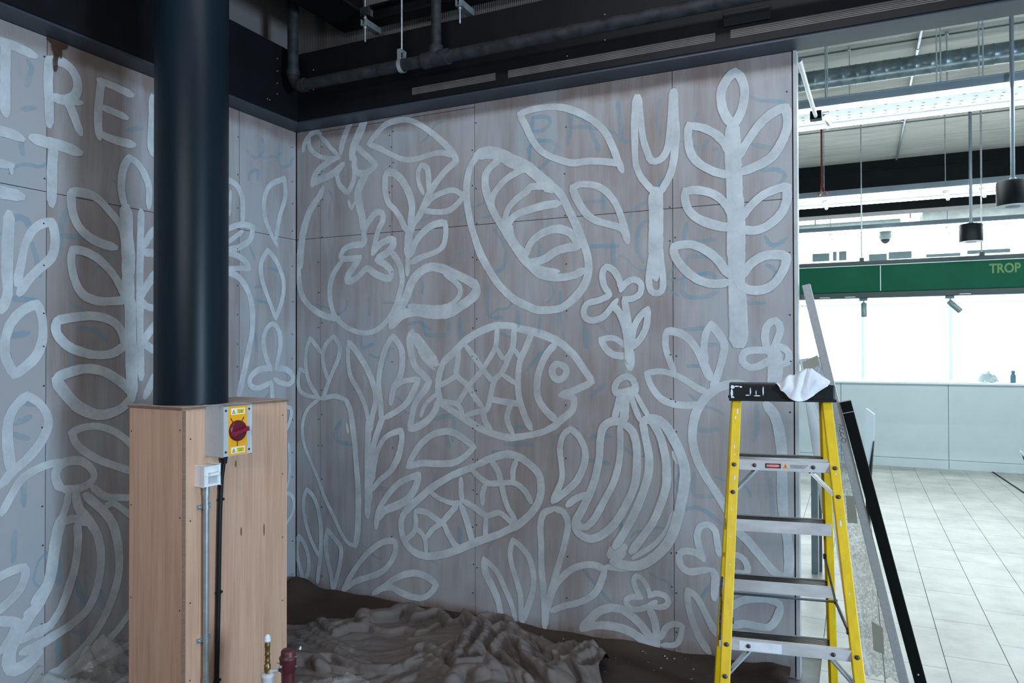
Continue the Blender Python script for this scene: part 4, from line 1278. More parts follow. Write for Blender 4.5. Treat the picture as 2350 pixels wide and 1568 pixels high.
m.box(hx - 0.013, hx + 0.013, PY - 0.03, PY - 0.025, PZ + 0.03, PZ + 0.085).box(hx - 0.013, hx + 0.013, PY + 0.025, PY + 0.03, PZ + 0.03, PZ + 0.085).box(hx - 0.013, hx + 0.013, PY - 0.03, PY + 0.03, PZ + 0.085, PZ + 0.09)
m.build('clevis', GALV, t)
MB().tube([(hx, PY, PZ + 0.08), (hx, PY, ZC)], 0.006, 8).build('hanger_rod', GALV, t)

# ------------------------------------------------------------------ column and its plywood boxing
TH = math.radians(-4)
U = Vector((-math.cos(TH), -math.sin(TH), 0)); V = Vector((-math.sin(TH), math.cos(TH), 0)); N = -U
BC = Vector((-2.508, 2.138, 0)); BW, BD, BH = 0.348, 0.568, 1.435
def L(s, o, z): return BC + V * s + N * o + Z * z
cc = BC + U * 0.174 + V * 0.176
t = thing('steel_column', 'round blue-black steel column rising out of the plywood boxing', 'column', (cc.x, cc.y, 0))
MB().tube([(cc.x, cc.y, 0.0), (cc.x, cc.y, ZC)], 0.153, 64).build('shaft', COLUMN_PAINT, t)

t = thing('plywood_boxing', 'tall bare plywood box built around the foot of the black column', 'box', tuple(BC + U * BW / 2 + V * BD / 2))
th = 0.018
def slab_uv(s0, s1, u0, u1, z0, z1, name, mat, bev=0.0015):
    c = BC + V * (s0 + s1) / 2 + U * (u0 + u1) / 2 + Z * (z0 + z1) / 2
    return MB().obox(c, U, V, Z, abs(u1 - u0) / 2, abs(s1 - s0) / 2, (z1 - z0) / 2, bev).build(name, mat, t)
slab_uv(0.0, th, 0.0, BW, 0, BH - 0.012, 'front_panel', PLY)
MB().obox(L(th / 2, 0.0004, (BH - 0.014) / 2), V, N, Z, th / 2 - 0.001, 0.0005, (BH - 0.016) / 2).build('panel_edge', PLY_EDGE, t)
slab_uv(th, BD, 0.0, th, 0, BH - 0.012, 'side_panel', PLY)
slab_uv(th, BD, BW - th, BW, 0, BH - 0.012, 'side_panel', PLY)
slab_uv(BD - th, BD, th, BW - th, 0, BH - 0.012, 'back_panel', PLY)
# lid: a board with a round cut-out, in two halves around the column
m = MB()
cen = (0.176, 0.174)
ring_in = [(cen[0] + 0.155 * math.cos(a), min(max(cen[1] + 0.155 * math.sin(a), 0.0006), BW - 0.0006)) for a in [k * 2 * math.pi / 48 for k in range(48)]]
def on_rect(a):
    c_, s_ = math.cos(a), math.sin(a)
    ts = []
    if c_ > 1e-6: ts.append((BD + 0.005 - cen[0]) / c_)
    if c_ < -1e-6: ts.append((-0.007 - cen[0]) / c_)
    if s_ > 1e-6: ts.append((BW + 0.006 - cen[1]) / s_)
    if s_ < -1e-6: ts.append((-0.007 - cen[1]) / s_)
    k = min(ts); return (cen[0] + k * c_, cen[1] + k * s_)
angs = sorted([k * 2 * math.pi / 48 for k in range(48)] + [math.atan2(b_ - cen[1], a_ - cen[0]) % (2 * math.pi) for a_ in (-0.007, BD + 0.005) for b_ in (-0.007, BW + 0.006)])
inn = [(cen[0] + 0.154 * math.cos(a), min(max(cen[1] + 0.154 * math.sin(a), 0.0), BW)) for a in angs]
outr = [on_rect(a) for a in angs]
for z0, z1, mt_, nm_ in ((BH - 0.0118, BH - 0.0012, PLY_EDGE, 'top_board'), (BH - 0.0012, BH, plain('dusty_board_face', (0.50, 0.40, 0.34), 0.8), 'board_face')):
    m = MB()
    n = len(angs); vs = []
    for zz in (z0, z1):
        vs += [BC + V * a + U * b_ + Z * zz for a, b_ in inn] + [BC + V * a + U * b_ + Z * zz for a, b_ in outr]
    fs = []
    for i in range(n):
        j = (i + 1) % n
        fs += [(i, j, n + j, n + i), (2 * n + i, 3 * n + i, 3 * n + j, 2 * n + j), (n + i, n + j, 3 * n + j, 3 * n + i), (i, 2 * n + i, 2 * n + j, j)]
    m.add(vs, fs)
    m.build(nm_, mt_, t)
m = MB()
for s, zs in ((0.04, (1.30, .96, .62, .3)), (BD - 0.025, (1.36, 1.08, .78, .48)),):
    for zz in zs: m.lathe(L(s, -0.0005, zz), N, [(0, 0.0035), (0.0012, 0.0035)], 8)
for s, zs in ((0.012, (1.34, .98, .6)), (BW - 0.012, (1.32, 1.0, .6))):
    for zz in zs: m.lathe(BC + U * s + V * 0.0005 + Z * zz, -V, [(0, 0.0035), (0.0012, 0.0035)], 8)
m.build('screw_head', INK, t, kind='stuff')
m = MB()
for s, zz, h in ((0.27, 1.165, 0.016), (0.43, 0.84, 0.03), (0.30, 0.86, 0.02)):
    c0 = L(s, 0.0004, zz)
    m.prism([c0 + V * (0.004 * math.cos(a)) + Z * (h * math.sin(a)) for a in [k * math.pi / 5 for k in range(10)]], N * 0.0004)
m.each('veneer_knot', plain('brown_knot', (0.16, 0.075, 0.045), 0.6), t)

# rotary isolator on the right face of the boxing
s0, s1, D, z0, z1 = 0.109, 0.258, 0.113, 1.224, 1.434
t = thing('isolator_switch', 'light grey isolator box with orange plate and dark red rotary knob', 'switch', tuple(L((s0 + s1) / 2, 0, z0)))
def fbox(sa, sb, oa, ob, za, zb, name, mat, par, bev=0.0):
    return MB().obox(L((sa + sb) / 2, (oa + ob) / 2, (za + zb) / 2), V, N, Z, abs(sb - sa) / 2, abs(ob - oa) / 2, abs(zb - za) / 2, bev).build(name, mat, par)
fbox(s0, s1, 0.0005, D - 0.018, z0, z1, 'enclosure', GREY_BOX, t, 0.004)
fbox(s0, s1, D - 0.0175, D, z0, z1, 'lid', GREY_BOX, t, 0.004)
fbox(0.1365, 0.2325, D, D + 0.0015, z0 + 0.002, z1 - 0.002, 'orange_plate', ORANGE, t)
kc = L(0.1815, 0, 1.328)
kn = MB().lathe(kc + N * (D + 0.0015), N, [(0, 0.044), (0.008, 0.044), (0.012, 0.041), (0.013, 0.036)], 40).build('rotary_knob', DARK_RED, t)
g = MB()
ax = (V * math.cos(0.22) + Z * math.sin(0.22)); ay = N.cross(ax)
g.prism([kc + N * (D + 0.0135) + ax * a + ay * b_ for a, b_ in ((-0.040, -0.012), (-0.012, -0.007), (0.012, -0.007), (0.040, -0.012), (0.041, 0.008), (0.012, 0.006), (-0.012, 0.006), (-0.041, 0.008))], N * 0.017)
g.build('knob_grip', plain('red_grip', (0.24, 0.008, 0.035), 0.3), kn)
g = MB()
for a in (math.radians(122), math.radians(58), math.radians(-90)):
    d_ = V * math.cos(a) + Z * math.sin(a); e_ = N.cross(d_)
    g.obox(kc + N * (D + 0.002) + d_ * 0.054, d_, e_, N, 0.011, 0.0022, 0.0006)
g.each('position_mark', plain('dark_brown_print', (0.10, 0.035, 0.012), 0.6), t)
for zc in (z1 - 0.024, z0 + 0.022):
    lb = fbox(0.150, 0.222, D + 0.0015, D + 0.0021, zc - 0.0135, zc + 0.0135, 'warning_label', LABEL_WHITE, t)
    fbox(0.178, 0.218, D + 0.0021, D + 0.0025, zc - 0.010, zc + 0.010, 'yellow_field', LABEL_YELLOW, lb)
    o_ = L(0.163, D + 0.0021, zc)
    MB().prism([o_ + V * a + Z * b_ for a, b_ in ((-0.009, -0.009), (0.009, -0.009), (0, 0.009))], N * 0.0004).build('warning_triangle', INK, lb)
    MB().prism([o_ + V * a + Z * b_ + N * 0.0004 for a, b_ in ((-0.0065, -0.0075), (0.0065, -0.0075), (0, 0.0055))], N * 0.0003).build('triangle_field', LABEL_YELLOW, lb)
    MB().prism([o_ + V * a + Z * b_ + N * 0.0007 for a, b_ in ((0.0005, 0.003), (-0.0022, -0.0025), (0, -0.0025), (-0.001, -0.007), (0.0024, -0.0012), (0.0003, -0.0012))], N * 0.0002).build('bolt_symbol', INK, lb)
    text_part('lettering', 'Danger' if zc > 1.3 else 'WARNING', 0.010 if zc > 1.3 else 0.0072, L(0.198, D + 0.0026, zc + 0.0035), V, Z, INK, lb, 0.0001)
    g = MB()
    for q in range(2):
        g.obox(L(0.198, D + 0.0026, zc - 0.0025 - q * 0.004), V, Z, N, 0.012, 0.0008, 0.0001)
    g.build('small_print', INK, lb, kind='stuff')
g = MB()
for s in (s0 + 0.015, s1 - 0.013):
    for zz in (z0 + 0.018, z1 - 0.018): g.lathe(L(s, D, zz), N, [(0, 0.005), (0.0015, 0.005), (0.002, 0.003)], 10)
g.each('lid_screw', INK, t)
t2 = thing('fused_spur', 'small square white fused spur box below the isolator', 'switch', tuple(L(0.10, 0, 1.10)))
a0, a1, d0, y0, y1 = 0.062, 0.142, 0.055, 1.102, 1.186
fbox(a0, a1, 0.0005, d0 - 0.012, y0, y1, 'back_box', WHITE_PLASTIC, t2, 0.004)
fbox(a0 - 0.001, a1 + 0.001, d0 - 0.0115, d0, y0 - 0.001, y1 + 0.001, 'face_plate', WHITE_PLASTIC, t2, 0.004)
fbox(a0 + 0.022, a1 - 0.018, d0, d0 + 0.004, y0 + 0.012, y0 + 0.042, 'fuse_carrier', GREY_BOX, t2, 0.0015)
fbox(a0 + 0.020, a1 - 0.016, d0, d0 + 0.011, y0 + 0.043, y0 + 0.056, 'rocker', WHITE_PLASTIC, t2, 0.003)
g = MB()
for s in (a0 + 0.010, a1 - 0.010): g.lathe(L(s, d0, (y0 + y1) / 2), N, [(0, 0.0025), (0.0008, 0.0025)], 8)
g.each('plate_screw', ALU, t2)
cs = 0.1
t3 = thing('steel_conduit', 'galvanised conduit tube running down from the white spur box', 'conduit', tuple(L(cs, 0.022, 0)))
MB().tube([L(cs, 0.022, 0.0), L(cs, 0.022, 1.1005)], 0.0112, 16).build('tube', GALV, t3)
MB().tube([L(cs, 0.022, 1.06), L(cs, 0.022, 1.1005)], 0.0135, 16).tube([L(cs, 0.022, 0.24), L(cs, 0.022, 0.29)], 0.0135, 16).each('coupler', GALV, t3)
for zz in (1.011, 0.453):
    sd = MB()
    sd.tube([L(cs, 0.022, zz - 0.009), L(cs, 0.022, zz + 0.009)], 0.0132, 16)
    sd.obox(L(cs, 0.006, zz), V, N, Z, 0.030, 0.005, 0.008, 0.002)
    sd.lathe(L(cs - 0.024, 0.010, zz), N, [(0, 0.008), (0.006, 0.007), (0.009, 0.003)], 10)
    sd.lathe(L(cs + 0.024, 0.010, zz), N, [(0, 0.005), (0.005, 0.003)], 10)
    sd.build('saddle', GALV, t3)
t4 = thing('black_cable', 'thick black cable dropping from the underside of the isolator box', 'cable', tuple(L(0.17, 0.013, 0)))
cab = [L(0.168, 0.013, 0.0), L(0.161, 0.013, 0.22), L(0.169, 0.013, 0.6), L(0.174, 0.013, 0.9), L(0.178, 0.013, 1.02), L(0.184, 0.013, 1.12), L(0.190, 0.016, 1.17), L(0.190, 0.022, 1.2230)]
MB().tube(cab, 0.0100, 14).build('sheath', BLACK_PLASTIC, t4)
MB().tube([L(0.190, 0.022, 1.18), L(0.190, 0.022, 1.2230)], [0.012, 0.017], 14).build('gland', BLACK_PLASTIC, t4)
for s, zz in ((0.178, 1.024), (0.1695, 0.626), (0.162, 0.25)):
    sd = MB()
    sd.tube([L(s, 0.013, zz - 0.004), L(s, 0.013, zz + 0.004)], 0.0125, 12)
    sd.obox(L(s + 0.012, 0.006, zz), V, N, Z, 0.010, 0.005, 0.004, 0.001)
    sd.lathe(L(s + 0.018, 0.010, zz), N, [(0, 0.005), (0.005, 0.004)], 8)
    sd.build('cable_clip', BLACK_PLASTIC, t4)

# stub pipes rising from the floor in front of the boxing
bx = Vector((-2.0865, 2.181, 0))
t = thing('brass_valve', 'brass stub pipe with white thread tape on top and a blue lever', 'valve', tuple(bx))
MB().lathe(bx, Z, [(0.40, 0.0085), (0.425, 0.0125), (0.44, 0.0125), (0.443, 0.010), (0.452, 0.009), (0.455, 0.011), (0.460, 0.009), (0.478, 0.009), (0.481, 0.0108), (0.486, 0.009), (0.508, 0.009), (0.511, 0.0105), (0.520, 0.0105), (0.524, 0.0095), (0.532, 0.0095)], 20).build('stem', BRASS, t)
m = MB().lathe(bx, Z, [(0.530, 0.010), (0.534, 0.0130), (0.539, 0.0130), (0.541, 0.0105), (0.545, 0.0122), (0.549, 0.0115), (0.551, 0.008), (0.556, 0.0085), (0.559, 0.004)], 20)
m.lathe(bx + Vector((0.004, 0, 0)), Vector((0.3, 0, 1)), [(0.553, 0.005), (0.563, 0.003)], 8)
m.each('thread_tape', PAINT_DRIP, t)
MB().lathe(bx, Z, [(0.0, 0.020), (0.36, 0.0215), (0.392, 0.023), (0.402, 0.027), (0.408, 0.022), (0.409, 0.013)], 22).build('wrapped_base', plain('white_taped_lagging', (0.62, 0.62, 0.64), 0.45, 0, 0.1, 30, (1, 1, 1), 0.5), t)
h0 = bx + Vector((0.011, 0.004, 0.415)); h1 = bx + Vector((0.042, 0.018, 0.420)); h2 = bx + Vector((0.076, 0.034, 0.441))
lv = MB().tube([h0 - Vector((0.004, 0, 0)), h0 + Vector((0.006, 0, 0))], 0.009, 12).tube([h0, h1], [0.0065, 0.0055], 10).build('lever', ALU, t)
MB().tube([h1, h2], [0.0072, 0.0066], 10).build('blue_grip', BLUE_GRIP, lv, label='blue lever grip')
MB().tube([h2, h2 + Vector((0.008, 0.003, 0.005))], [0.0060, 0.0045], 10).build('bare_tip', WHITE_PLASTIC, lv)
rx = Vector((-2.020, 2.222, 0))
t = thing('capped_pipe', 'oxblood red capped stub pipe beside the brass valve', 'pipe', tuple(rx))
MB().lathe(rx, Z, [(0.0, 0.0255), (0.455, 0.0255)], 28).build('pipe', OXBLOOD, t)
MB().lathe(rx, Z, [(0.412, 0.0285), (0.418, 0.0315), (0.455, 0.0315), (0.462, 0.0335), (0.468, 0.0335), (0.471, 0.029), (0.478, 0.0275), (0.492, 0.0265), (0.496, 0.023), (0.4965, 0.0)], 28).build('grooved_cap', OXBLOOD, t)
m = MB()
dv = Vector((0.3, -1, 0)).normalized(); dw = Vector((1, 0.3, 0)).normalized()
m.lathe(rx + dv * 0.028 - dw * 0.016 + Z * 0.44, dv, [(0, 0.0055), (0.006, 0.0055), (0.008, 0.003)], 6)
m.tube([rx - dw * 0.030 + Z * 0.44, rx - dw * 0.046 + Z * 0.4405], 0.0025, 8)
m.tube([rx + dw * 0.030 + Z * 0.470, rx + dw * 0.038 + Z * 0.4705], 0.0030, 8)
m.tube([rx + dw * 0.030 + Z * 0.432, rx + dw * 0.038 + Z * 0.4325], 0.0030, 8)
m.each('clamp_bolt', GALV, t)

# ------------------------------------------------------------------ sheets on the floor
def grid_sheet(name, x0, x1, y0, y1, nx, ny, fz, mat, keep=None, warp=None):
    vs = []; idx = {}
    for j in range(ny + 1):
        for i in range(nx + 1):
            x = x0 + (x1 - x0) * i / nx; y = y0 + (y1 - y0) * j / ny
            p = Vector((x, y, fz(x, y)))
            if warp: p = warp(p, x, y)
            vs.append(p)
    fs = []
    for j in range(ny):
        for i in range(nx):
            x = x0 + (x1 - x0) * (i + .5) / nx; y = y0 + (y1 - y0) * (j + .5) / ny
            if keep and not keep(x, y): continue
            a = j * (nx + 1) + i
            fs.append((a, a + 1, a + nx + 2, a + nx + 1))
    used = sorted({i for f in fs for i in f}); mp = {u: k for k, u in enumerate(used)}
    return MB().add([vs[u] for u in used], [tuple(mp[i] for i in f) for f in fs], True).build(name, mat)

def fbm(x, y, s, sd=0.0, o=4):
    v = 0; a = 1
    for k in range(o):
        v += a * noise.noise((x * s, y * s, sd + k * 7.3)); a *= 0.5; s *= 2.05
    return v
def brown_z(x, y):
    z = 0.006 + 0.006 * max(0, fbm(x, y * 2.2, 2.2, 1.0)) + 0.004 * abs(fbm(x, y, 6, 3.0, 3))
    d = YB - 0.006 - y
    if d < 0.10: z += 0.055 * (1 - d / 0.10) ** 2 * (0.6 + 0.4 * noise.noise((x * 4, 0, 2)))
    cd = math.hypot(x + 3.45, y - 3.86)
    z += 0.12 * math.exp(-(cd / 0.11) ** 2) + 0.05 * math.exp(-(math.hypot(x + 0.36, y - 3.84) / 0.12) ** 2) * (1 + 0.6 * fbm(x, y, 9, 4, 2))
    return z
def brown_keep(x, y):
    e = -0.30 + 0.05 * fbm(y, 0.0, 3, 8.0, 3) - max(0, 3.0 - y) * 0.25
    if x > e: return False
    if y < 2.75 + BD * 0 and -2.90 < x < -2.44: return False
    return y > 1.55
o = grid_sheet('floor_sheet', XL + 0.012, -0.22, 1.5, YB - 0.006, 150, 110, brown_z, BROWN_SHEET, brown_keep)
tag(o, 'dark brown protective sheet spread flat along the foot of the painted wall', 'floor sheet')

def inside(x, y, poly):
    c = False; n = len(poly)
    for i in range(n):
        (x1, y1), (x2, y2) = poly[i], poly[i - 1]
        if (y1 > y) != (y2 > y) and x < (x2 - x1) * (y - y1) / (y2 - y1) + x1: c = not c
    return c
EDGE = [(a / 1000, min(b_ / 1000, 3.90)) for a, b_ in SHEET_EDGE]
FSEG = []
for h, wd, P in FOLDS:
    q = [(a / 1000, b_ / 1000) for a, b_ in P]
    for i in range(len(q) - 1): FSEG.append((h / 1000, wd / 1000, q[i], q[i + 1]))
def fold_h(x, y):
    # each traced fold is a rounded roll with a sharp crease where it meets the next
    wx = x + 0.03 * noise.noise((x * 5, y * 5, 1)); wy = y + 0.03 * noise.noise((x * 5, y * 5, 5))
    best = 0; second = 0
    for h, wd, a, b_ in FSEG:
        px, py = wx - a[0], wy - a[1]
        if abs(px) > 0.6 or abs(py) > 0.6: continue
        dx, dy = b_[0] - a[0], b_[1] - a[1]
        t_ = max(0, min(1, (px * dx + py * dy) / (dx * dx + dy * dy + 1e-9)))
        e = math.hypot(px - t_ * dx, py - t_ * dy) / (wd * 1.05)
        if e > 2.2: continue
        v = h * (0.82 * math.sqrt(max(0, 1 - e * e)) + 0.18 * math.exp(-e * e * 0.8))
        if v > best: best = v
    # loose billows: rounded tops, creased valleys, stronger to the right where the cloth is bunched
    k = 0.35 + 0.65 * max(0, min(1, (x + 2.4) / 0.8))
    cx = x + 0.22 * noise.noise((x * 1.7, y * 1.7, 11)); cy = y + 0.22 * noise.noise((x * 1.7, y * 1.7, 17))
    ang = 0.5 + 0.9 * noise.noise((x * 0.9, y * 0.9, 23))
    p = cx * math.cos(ang) + cy * math.sin(ang); q = -cx * math.sin(ang) + cy * math.cos(ang)
    b1 = abs(noise.noise((p * 2.2, q * 6.5, 3))) ** 0.75
    b2 = abs(noise.noise((p * 5 + 3, q * 14, 9))) ** 0.8
    return 0.012 + max(best, 0.075 * k * b1) + 0.3 * min(best, 0.075 * k * b1) + 0.016 * (0.5 + 0.5 * k) * b2 + 0.003 * noise.noise((x * 30, y * 30, 2))
def dust_z(x, y):
    return brown_z(x, y) + fold_h(x, y)
def dust_warp(p, x, y):
    # folds lean towards the room, giving overhangs
    h = p.z
    return Vector((x + 0.40 * (h - 0.03) * math.sin(x * 4 + y * 3), y - 0.45 * (h - 0.03), h))
o = grid_sheet('dust_sheet', -3.12, -0.98, 2.40, 3.92, 300, 220, dust_z, DUST_SHEET, lambda x, y: inside(x, y, EDGE) and not (x < -2.42 and y < 2.76), dust_warp)
tag(o, 'grey-brown fabric dust sheet crumpled in folds below the painted wall', 'dust sheet')

def film_z(sd, amp):
    def f(x, y):
        r = 1 - abs(noise.noise((x * 5 + sd, y * 7, sd))) * 2.4
        r2 = 1 - abs(noise.noise((x * 13 + sd, y * 15, sd + 4))) * 2.4
        return brown_z(x, y) + 0.012 + amp * max(0, r) ** 2 + amp * 0.4 * max(0, r2) ** 2 + amp * 0.3 * (1 + fbm(x, y, 4, sd, 2))
    return f
def wall_rise(f):
    def g(x, y):
        d = x - (XL + 0.02)
        return f(x, y) + max(0, 0.13 - d) * 0.9 * (0.7 + 0.5 * noise.noise((y * 5, 0, 3)))
    return g
o = grid_sheet('polythene_sheet', XL + 0.02, -2.88, 1.7, 3.05, 70, 100, wall_rise(film_z(3.0, 0.05)), FILM)
tag(o, 'clear polythene sheet rumpled along the foot of the left wall', 'plastic sheet')
o = grid_sheet('polythene_sheet', -2.40, -1.95, 2.42, 2.92, 60, 60, lambda x, y: film_z(9.0, 0.035)(x, y) + 0.03, FILM,
               lambda x, y: (x + 2.2) ** 2 / 0.045 + (y - 2.66) ** 2 / 0.055 < 1 + 0.5 * fbm(x, y, 6, 3, 2))
tag(o, 'clear polythene scrap lying on the dust sheet beside the red pipe', 'plastic sheet')
m = MB()
rf = random.Random(5)
for k in range(46):
    x, y = rf.uniform(-1.75, -0.55), YB - rf.uniform(0.05, 0.5) * (1 if rf.random() < .7 else .4)
    z = brown_z(x, y) + 0.004; a = rf.uniform(0, 6.28); r = rf.uniform(0.003, 0.009)
    m.prism([(x + r * math.cos(a), y + r * math.sin(a), z + 0.002), (x + r * .5 * math.cos(a + 2), y + r * .5 * math.sin(a + 2), z), (x + r * .8 * math.cos(a + 4), y + r * .8 * math.sin(a + 4), z + 0.003)], (0, 0, 0.001))
o = m.build('paint_flakes', FLAKE)
tag(o, 'pale flakes of paint scattered on the brown sheet at the wall foot', 'paint flakes', kind='stuff')

# ------------------------------------------------------------------ yellow stepladder (seen from its back)
PHI = 0.172
LW = Vector((math.cos(PHI), math.sin(PHI), 0)); LD = Vector((-math.sin(PHI), math.cos(PHI), 0))
LP = Vector((-0.289, 3.253, 0)); LH = 1.457
def near(s, z, inset=0.0, back=0.0):
    d = LH - z
    return LP + LW * s * (0.194 + 0.057 * d - inset) - LD * (0.058 + 0.349 * d - back) + Z * z
def far(s, z, inset=0.0, fwd=0.0):
    d = LH - z
    return LP + LW * s * (0.194 + 0.057 * d - inset) + LD * (0.058 + 0.231 * d - fwd) + Z * z
ladder = thing('stepladder', 'yellow fibreglass stepladder with black top cap standing before the painted wall', 'ladder', tuple(LP))
def beam(m, a, b, xw, hx, hy, bev=0.003):
    a, b = Vector(a), Vector(b)
    az = (b - a).normalized(); ax = (xw - az * xw.dot(az)).normalized(); ay = az.cross(ax)
    return m.obox((a + b) / 2, ax, ay, az, hx, hy, (b - a).length / 2, bev)
for s in (-1, 1):
    m = MB()   # open channel: web outside, two flanges
    beam(m, near(s, 0.02, 0.019), near(s, LH + 0.03, 0.019), LW, 0.0185, 0.003)
    beam(m, near(s, 0.02, 0.003, 0.016), near(s, LH + 0.03, 0.003, 0.016), LW, 0.003, 0.015)
    beam(m, near(s, 0.02, 0.019, 0.031), near(s, LH + 0.03, 0.019, 0.031), LW, 0.0185, 0.003)
    r = m.build('rear_rail', YELLOW, ladder)
    q = near(s, 0.0, 0.019, 0.016)
    MB().obox(q + Z * 0.018, LW, LD, Z, 0.023, 0.024, 0.0175, 0.004).build('rubber_foot', BLACK_PLASTIC, r)
    m = MB()
    beam(m, far(s, 0.02, 0.016, 0.036), far(s, LH + 0.03, 0.016, 0.036), LW, 0.0155, 0.003)
    beam(m, far(s, 0.02, 0.003), far(s, LH + 0.03, 0.003), LW, 0.003, 0.036)
    beam(m, far(s, 0.02, 0.016, -0.036), far(s, LH + 0.03, 0.016, -0.036), LW, 0.0155, 0.003)
    r = m.build('front_rail', YELLOW, ladder)
    q = far(s, 0.0, 0.014)
    MB().obox(q + Z * 0.018, LW, LD, Z, 0.022, 0.042, 0.0175, 0.004).build('rubber_foot', BLACK_PLASTIC, r)
# cap
m = MB()
cz = LH + 0.034
m.obox(LP + LD * 0.005 + Z * cz, LW, LD, Z, 0.203, 0.088, 0.034, 0.008)
m.obox(LP - LD * 0.084 + Z * (LH + 0.004), LW, LD, Z, 0.207, 0.006, 0.006, 0.002)
m.obox(LP + LD * 0.094 + Z * (LH + 0.004), LW, LD, Z, 0.207, 0.006, 0.006, 0.002)
cap = m.build('top_cap', BLACK_PLASTIC, ladder)
CF = LP - LD * 0.0832      # outer face of the cap
rp = random.Random(21)
m = MB()
def blot(c, ax, ay, n, rx, ry, sd):
    pts = []
    for k in range(14):
        a = k * 2 * math.pi / 14
        q = 1 + 0.45 * noise.noise((math.cos(a) * 1.5, math.sin(a) * 1.5, sd))
        pts.append(Vector(c) + ax * (rx * q * math.cos(a)) + ay * (ry * q * math.sin(a)))
    m.prism(pts, n * 0.0008)
for sx, zz, rx_, ry_ in ((-0.193, 0.055, 0.008, 0.008), (-0.196, 0.030, 0.005, 0.016), (-0.193, 0.012, 0.007, 0.005), (-0.176, 0.058, 0.010, 0.003), (-0.160, 0.056, 0.005, 0.004),
                         (-0.122, 0.038, 0.0022, 0.016), (-0.072, 0.040, 0.0026, 0.017), (-0.134, 0.022, 0.008, 0.002), (-0.096, 0.020, 0.014, 0.002), (-0.100, 0.032, 0.002, 0.009)):
    blot(CF + LW * sx + Z * (LH + zz), LW, Z, -LD, rx_, ry_, sx * 30)
m.each('paint_splash', PAINT_DRIP, cap)
# paint runs on the rails
m = MB()
for s, z_, rx_, ry_ in ((-1, 1.41, .003, .016), (-1, 1.385, .0025, .008), (-1, 1.27, .002, .008), (-1, 1.24, .002, .004), (-1, 1.15, .003, .010), (-1, 1.03, .002, .005), (-1, .93, .002, .004), (-1, .83, .002, .004),
                        (1, 1.18, .002, .005), (1, 1.00, .003, .014), (1, .88, .002, .003), (1, .76, .003, .003)):
    a = near(s, z_, 0.026 - 0.014 * rp.random(), -0.0031)
    blot(a, LW, (near(s, 1.4) - near(s, 0.4)).normalized(), -LD, rx_, ry_, z_ * 9)
m.each('paint_run', PAINT_DRIP, ladder)

# treads between the front rails
for k in range(4):
    zt = LH + 0.03 - 0.287 * (k + 1)
    wd = 0.194 + 0.057 * (LH - zt) - 0.008
    c = LP + LD * (0.058 + 0.231 * (LH - zt)) + Z * zt
    m = MB()
    m.obox(c - Z * 0.003, LW, LD, Z, wd, 0.042, 0.003)
    for q in range(6): m.obox(c + LD * (-0.034 + q * 0.0136) + Z * 0.0012, LW, LD, Z, wd, 0.0022, 0.0012)
    m.obox(c + LD * 0.040 - Z * 0.022, LW, LD, Z, wd, 0.002, 0.022)
    tr = m.build('tread', DARK_ALU, ladder)
    MB().obox(c - LD * 0.041 - Z * 0.024, LW, LD, Z, wd, 0.0022, 0.026, 0.001).build('tread_skirt', ALU, tr)
    MB().tube([c + LD * 0.042 - LW * wd + Z * 0.001, c + LD * 0.042 + LW * wd + Z * 0.001], 0.0045, 8).build('tread_nosing', GALV, tr)

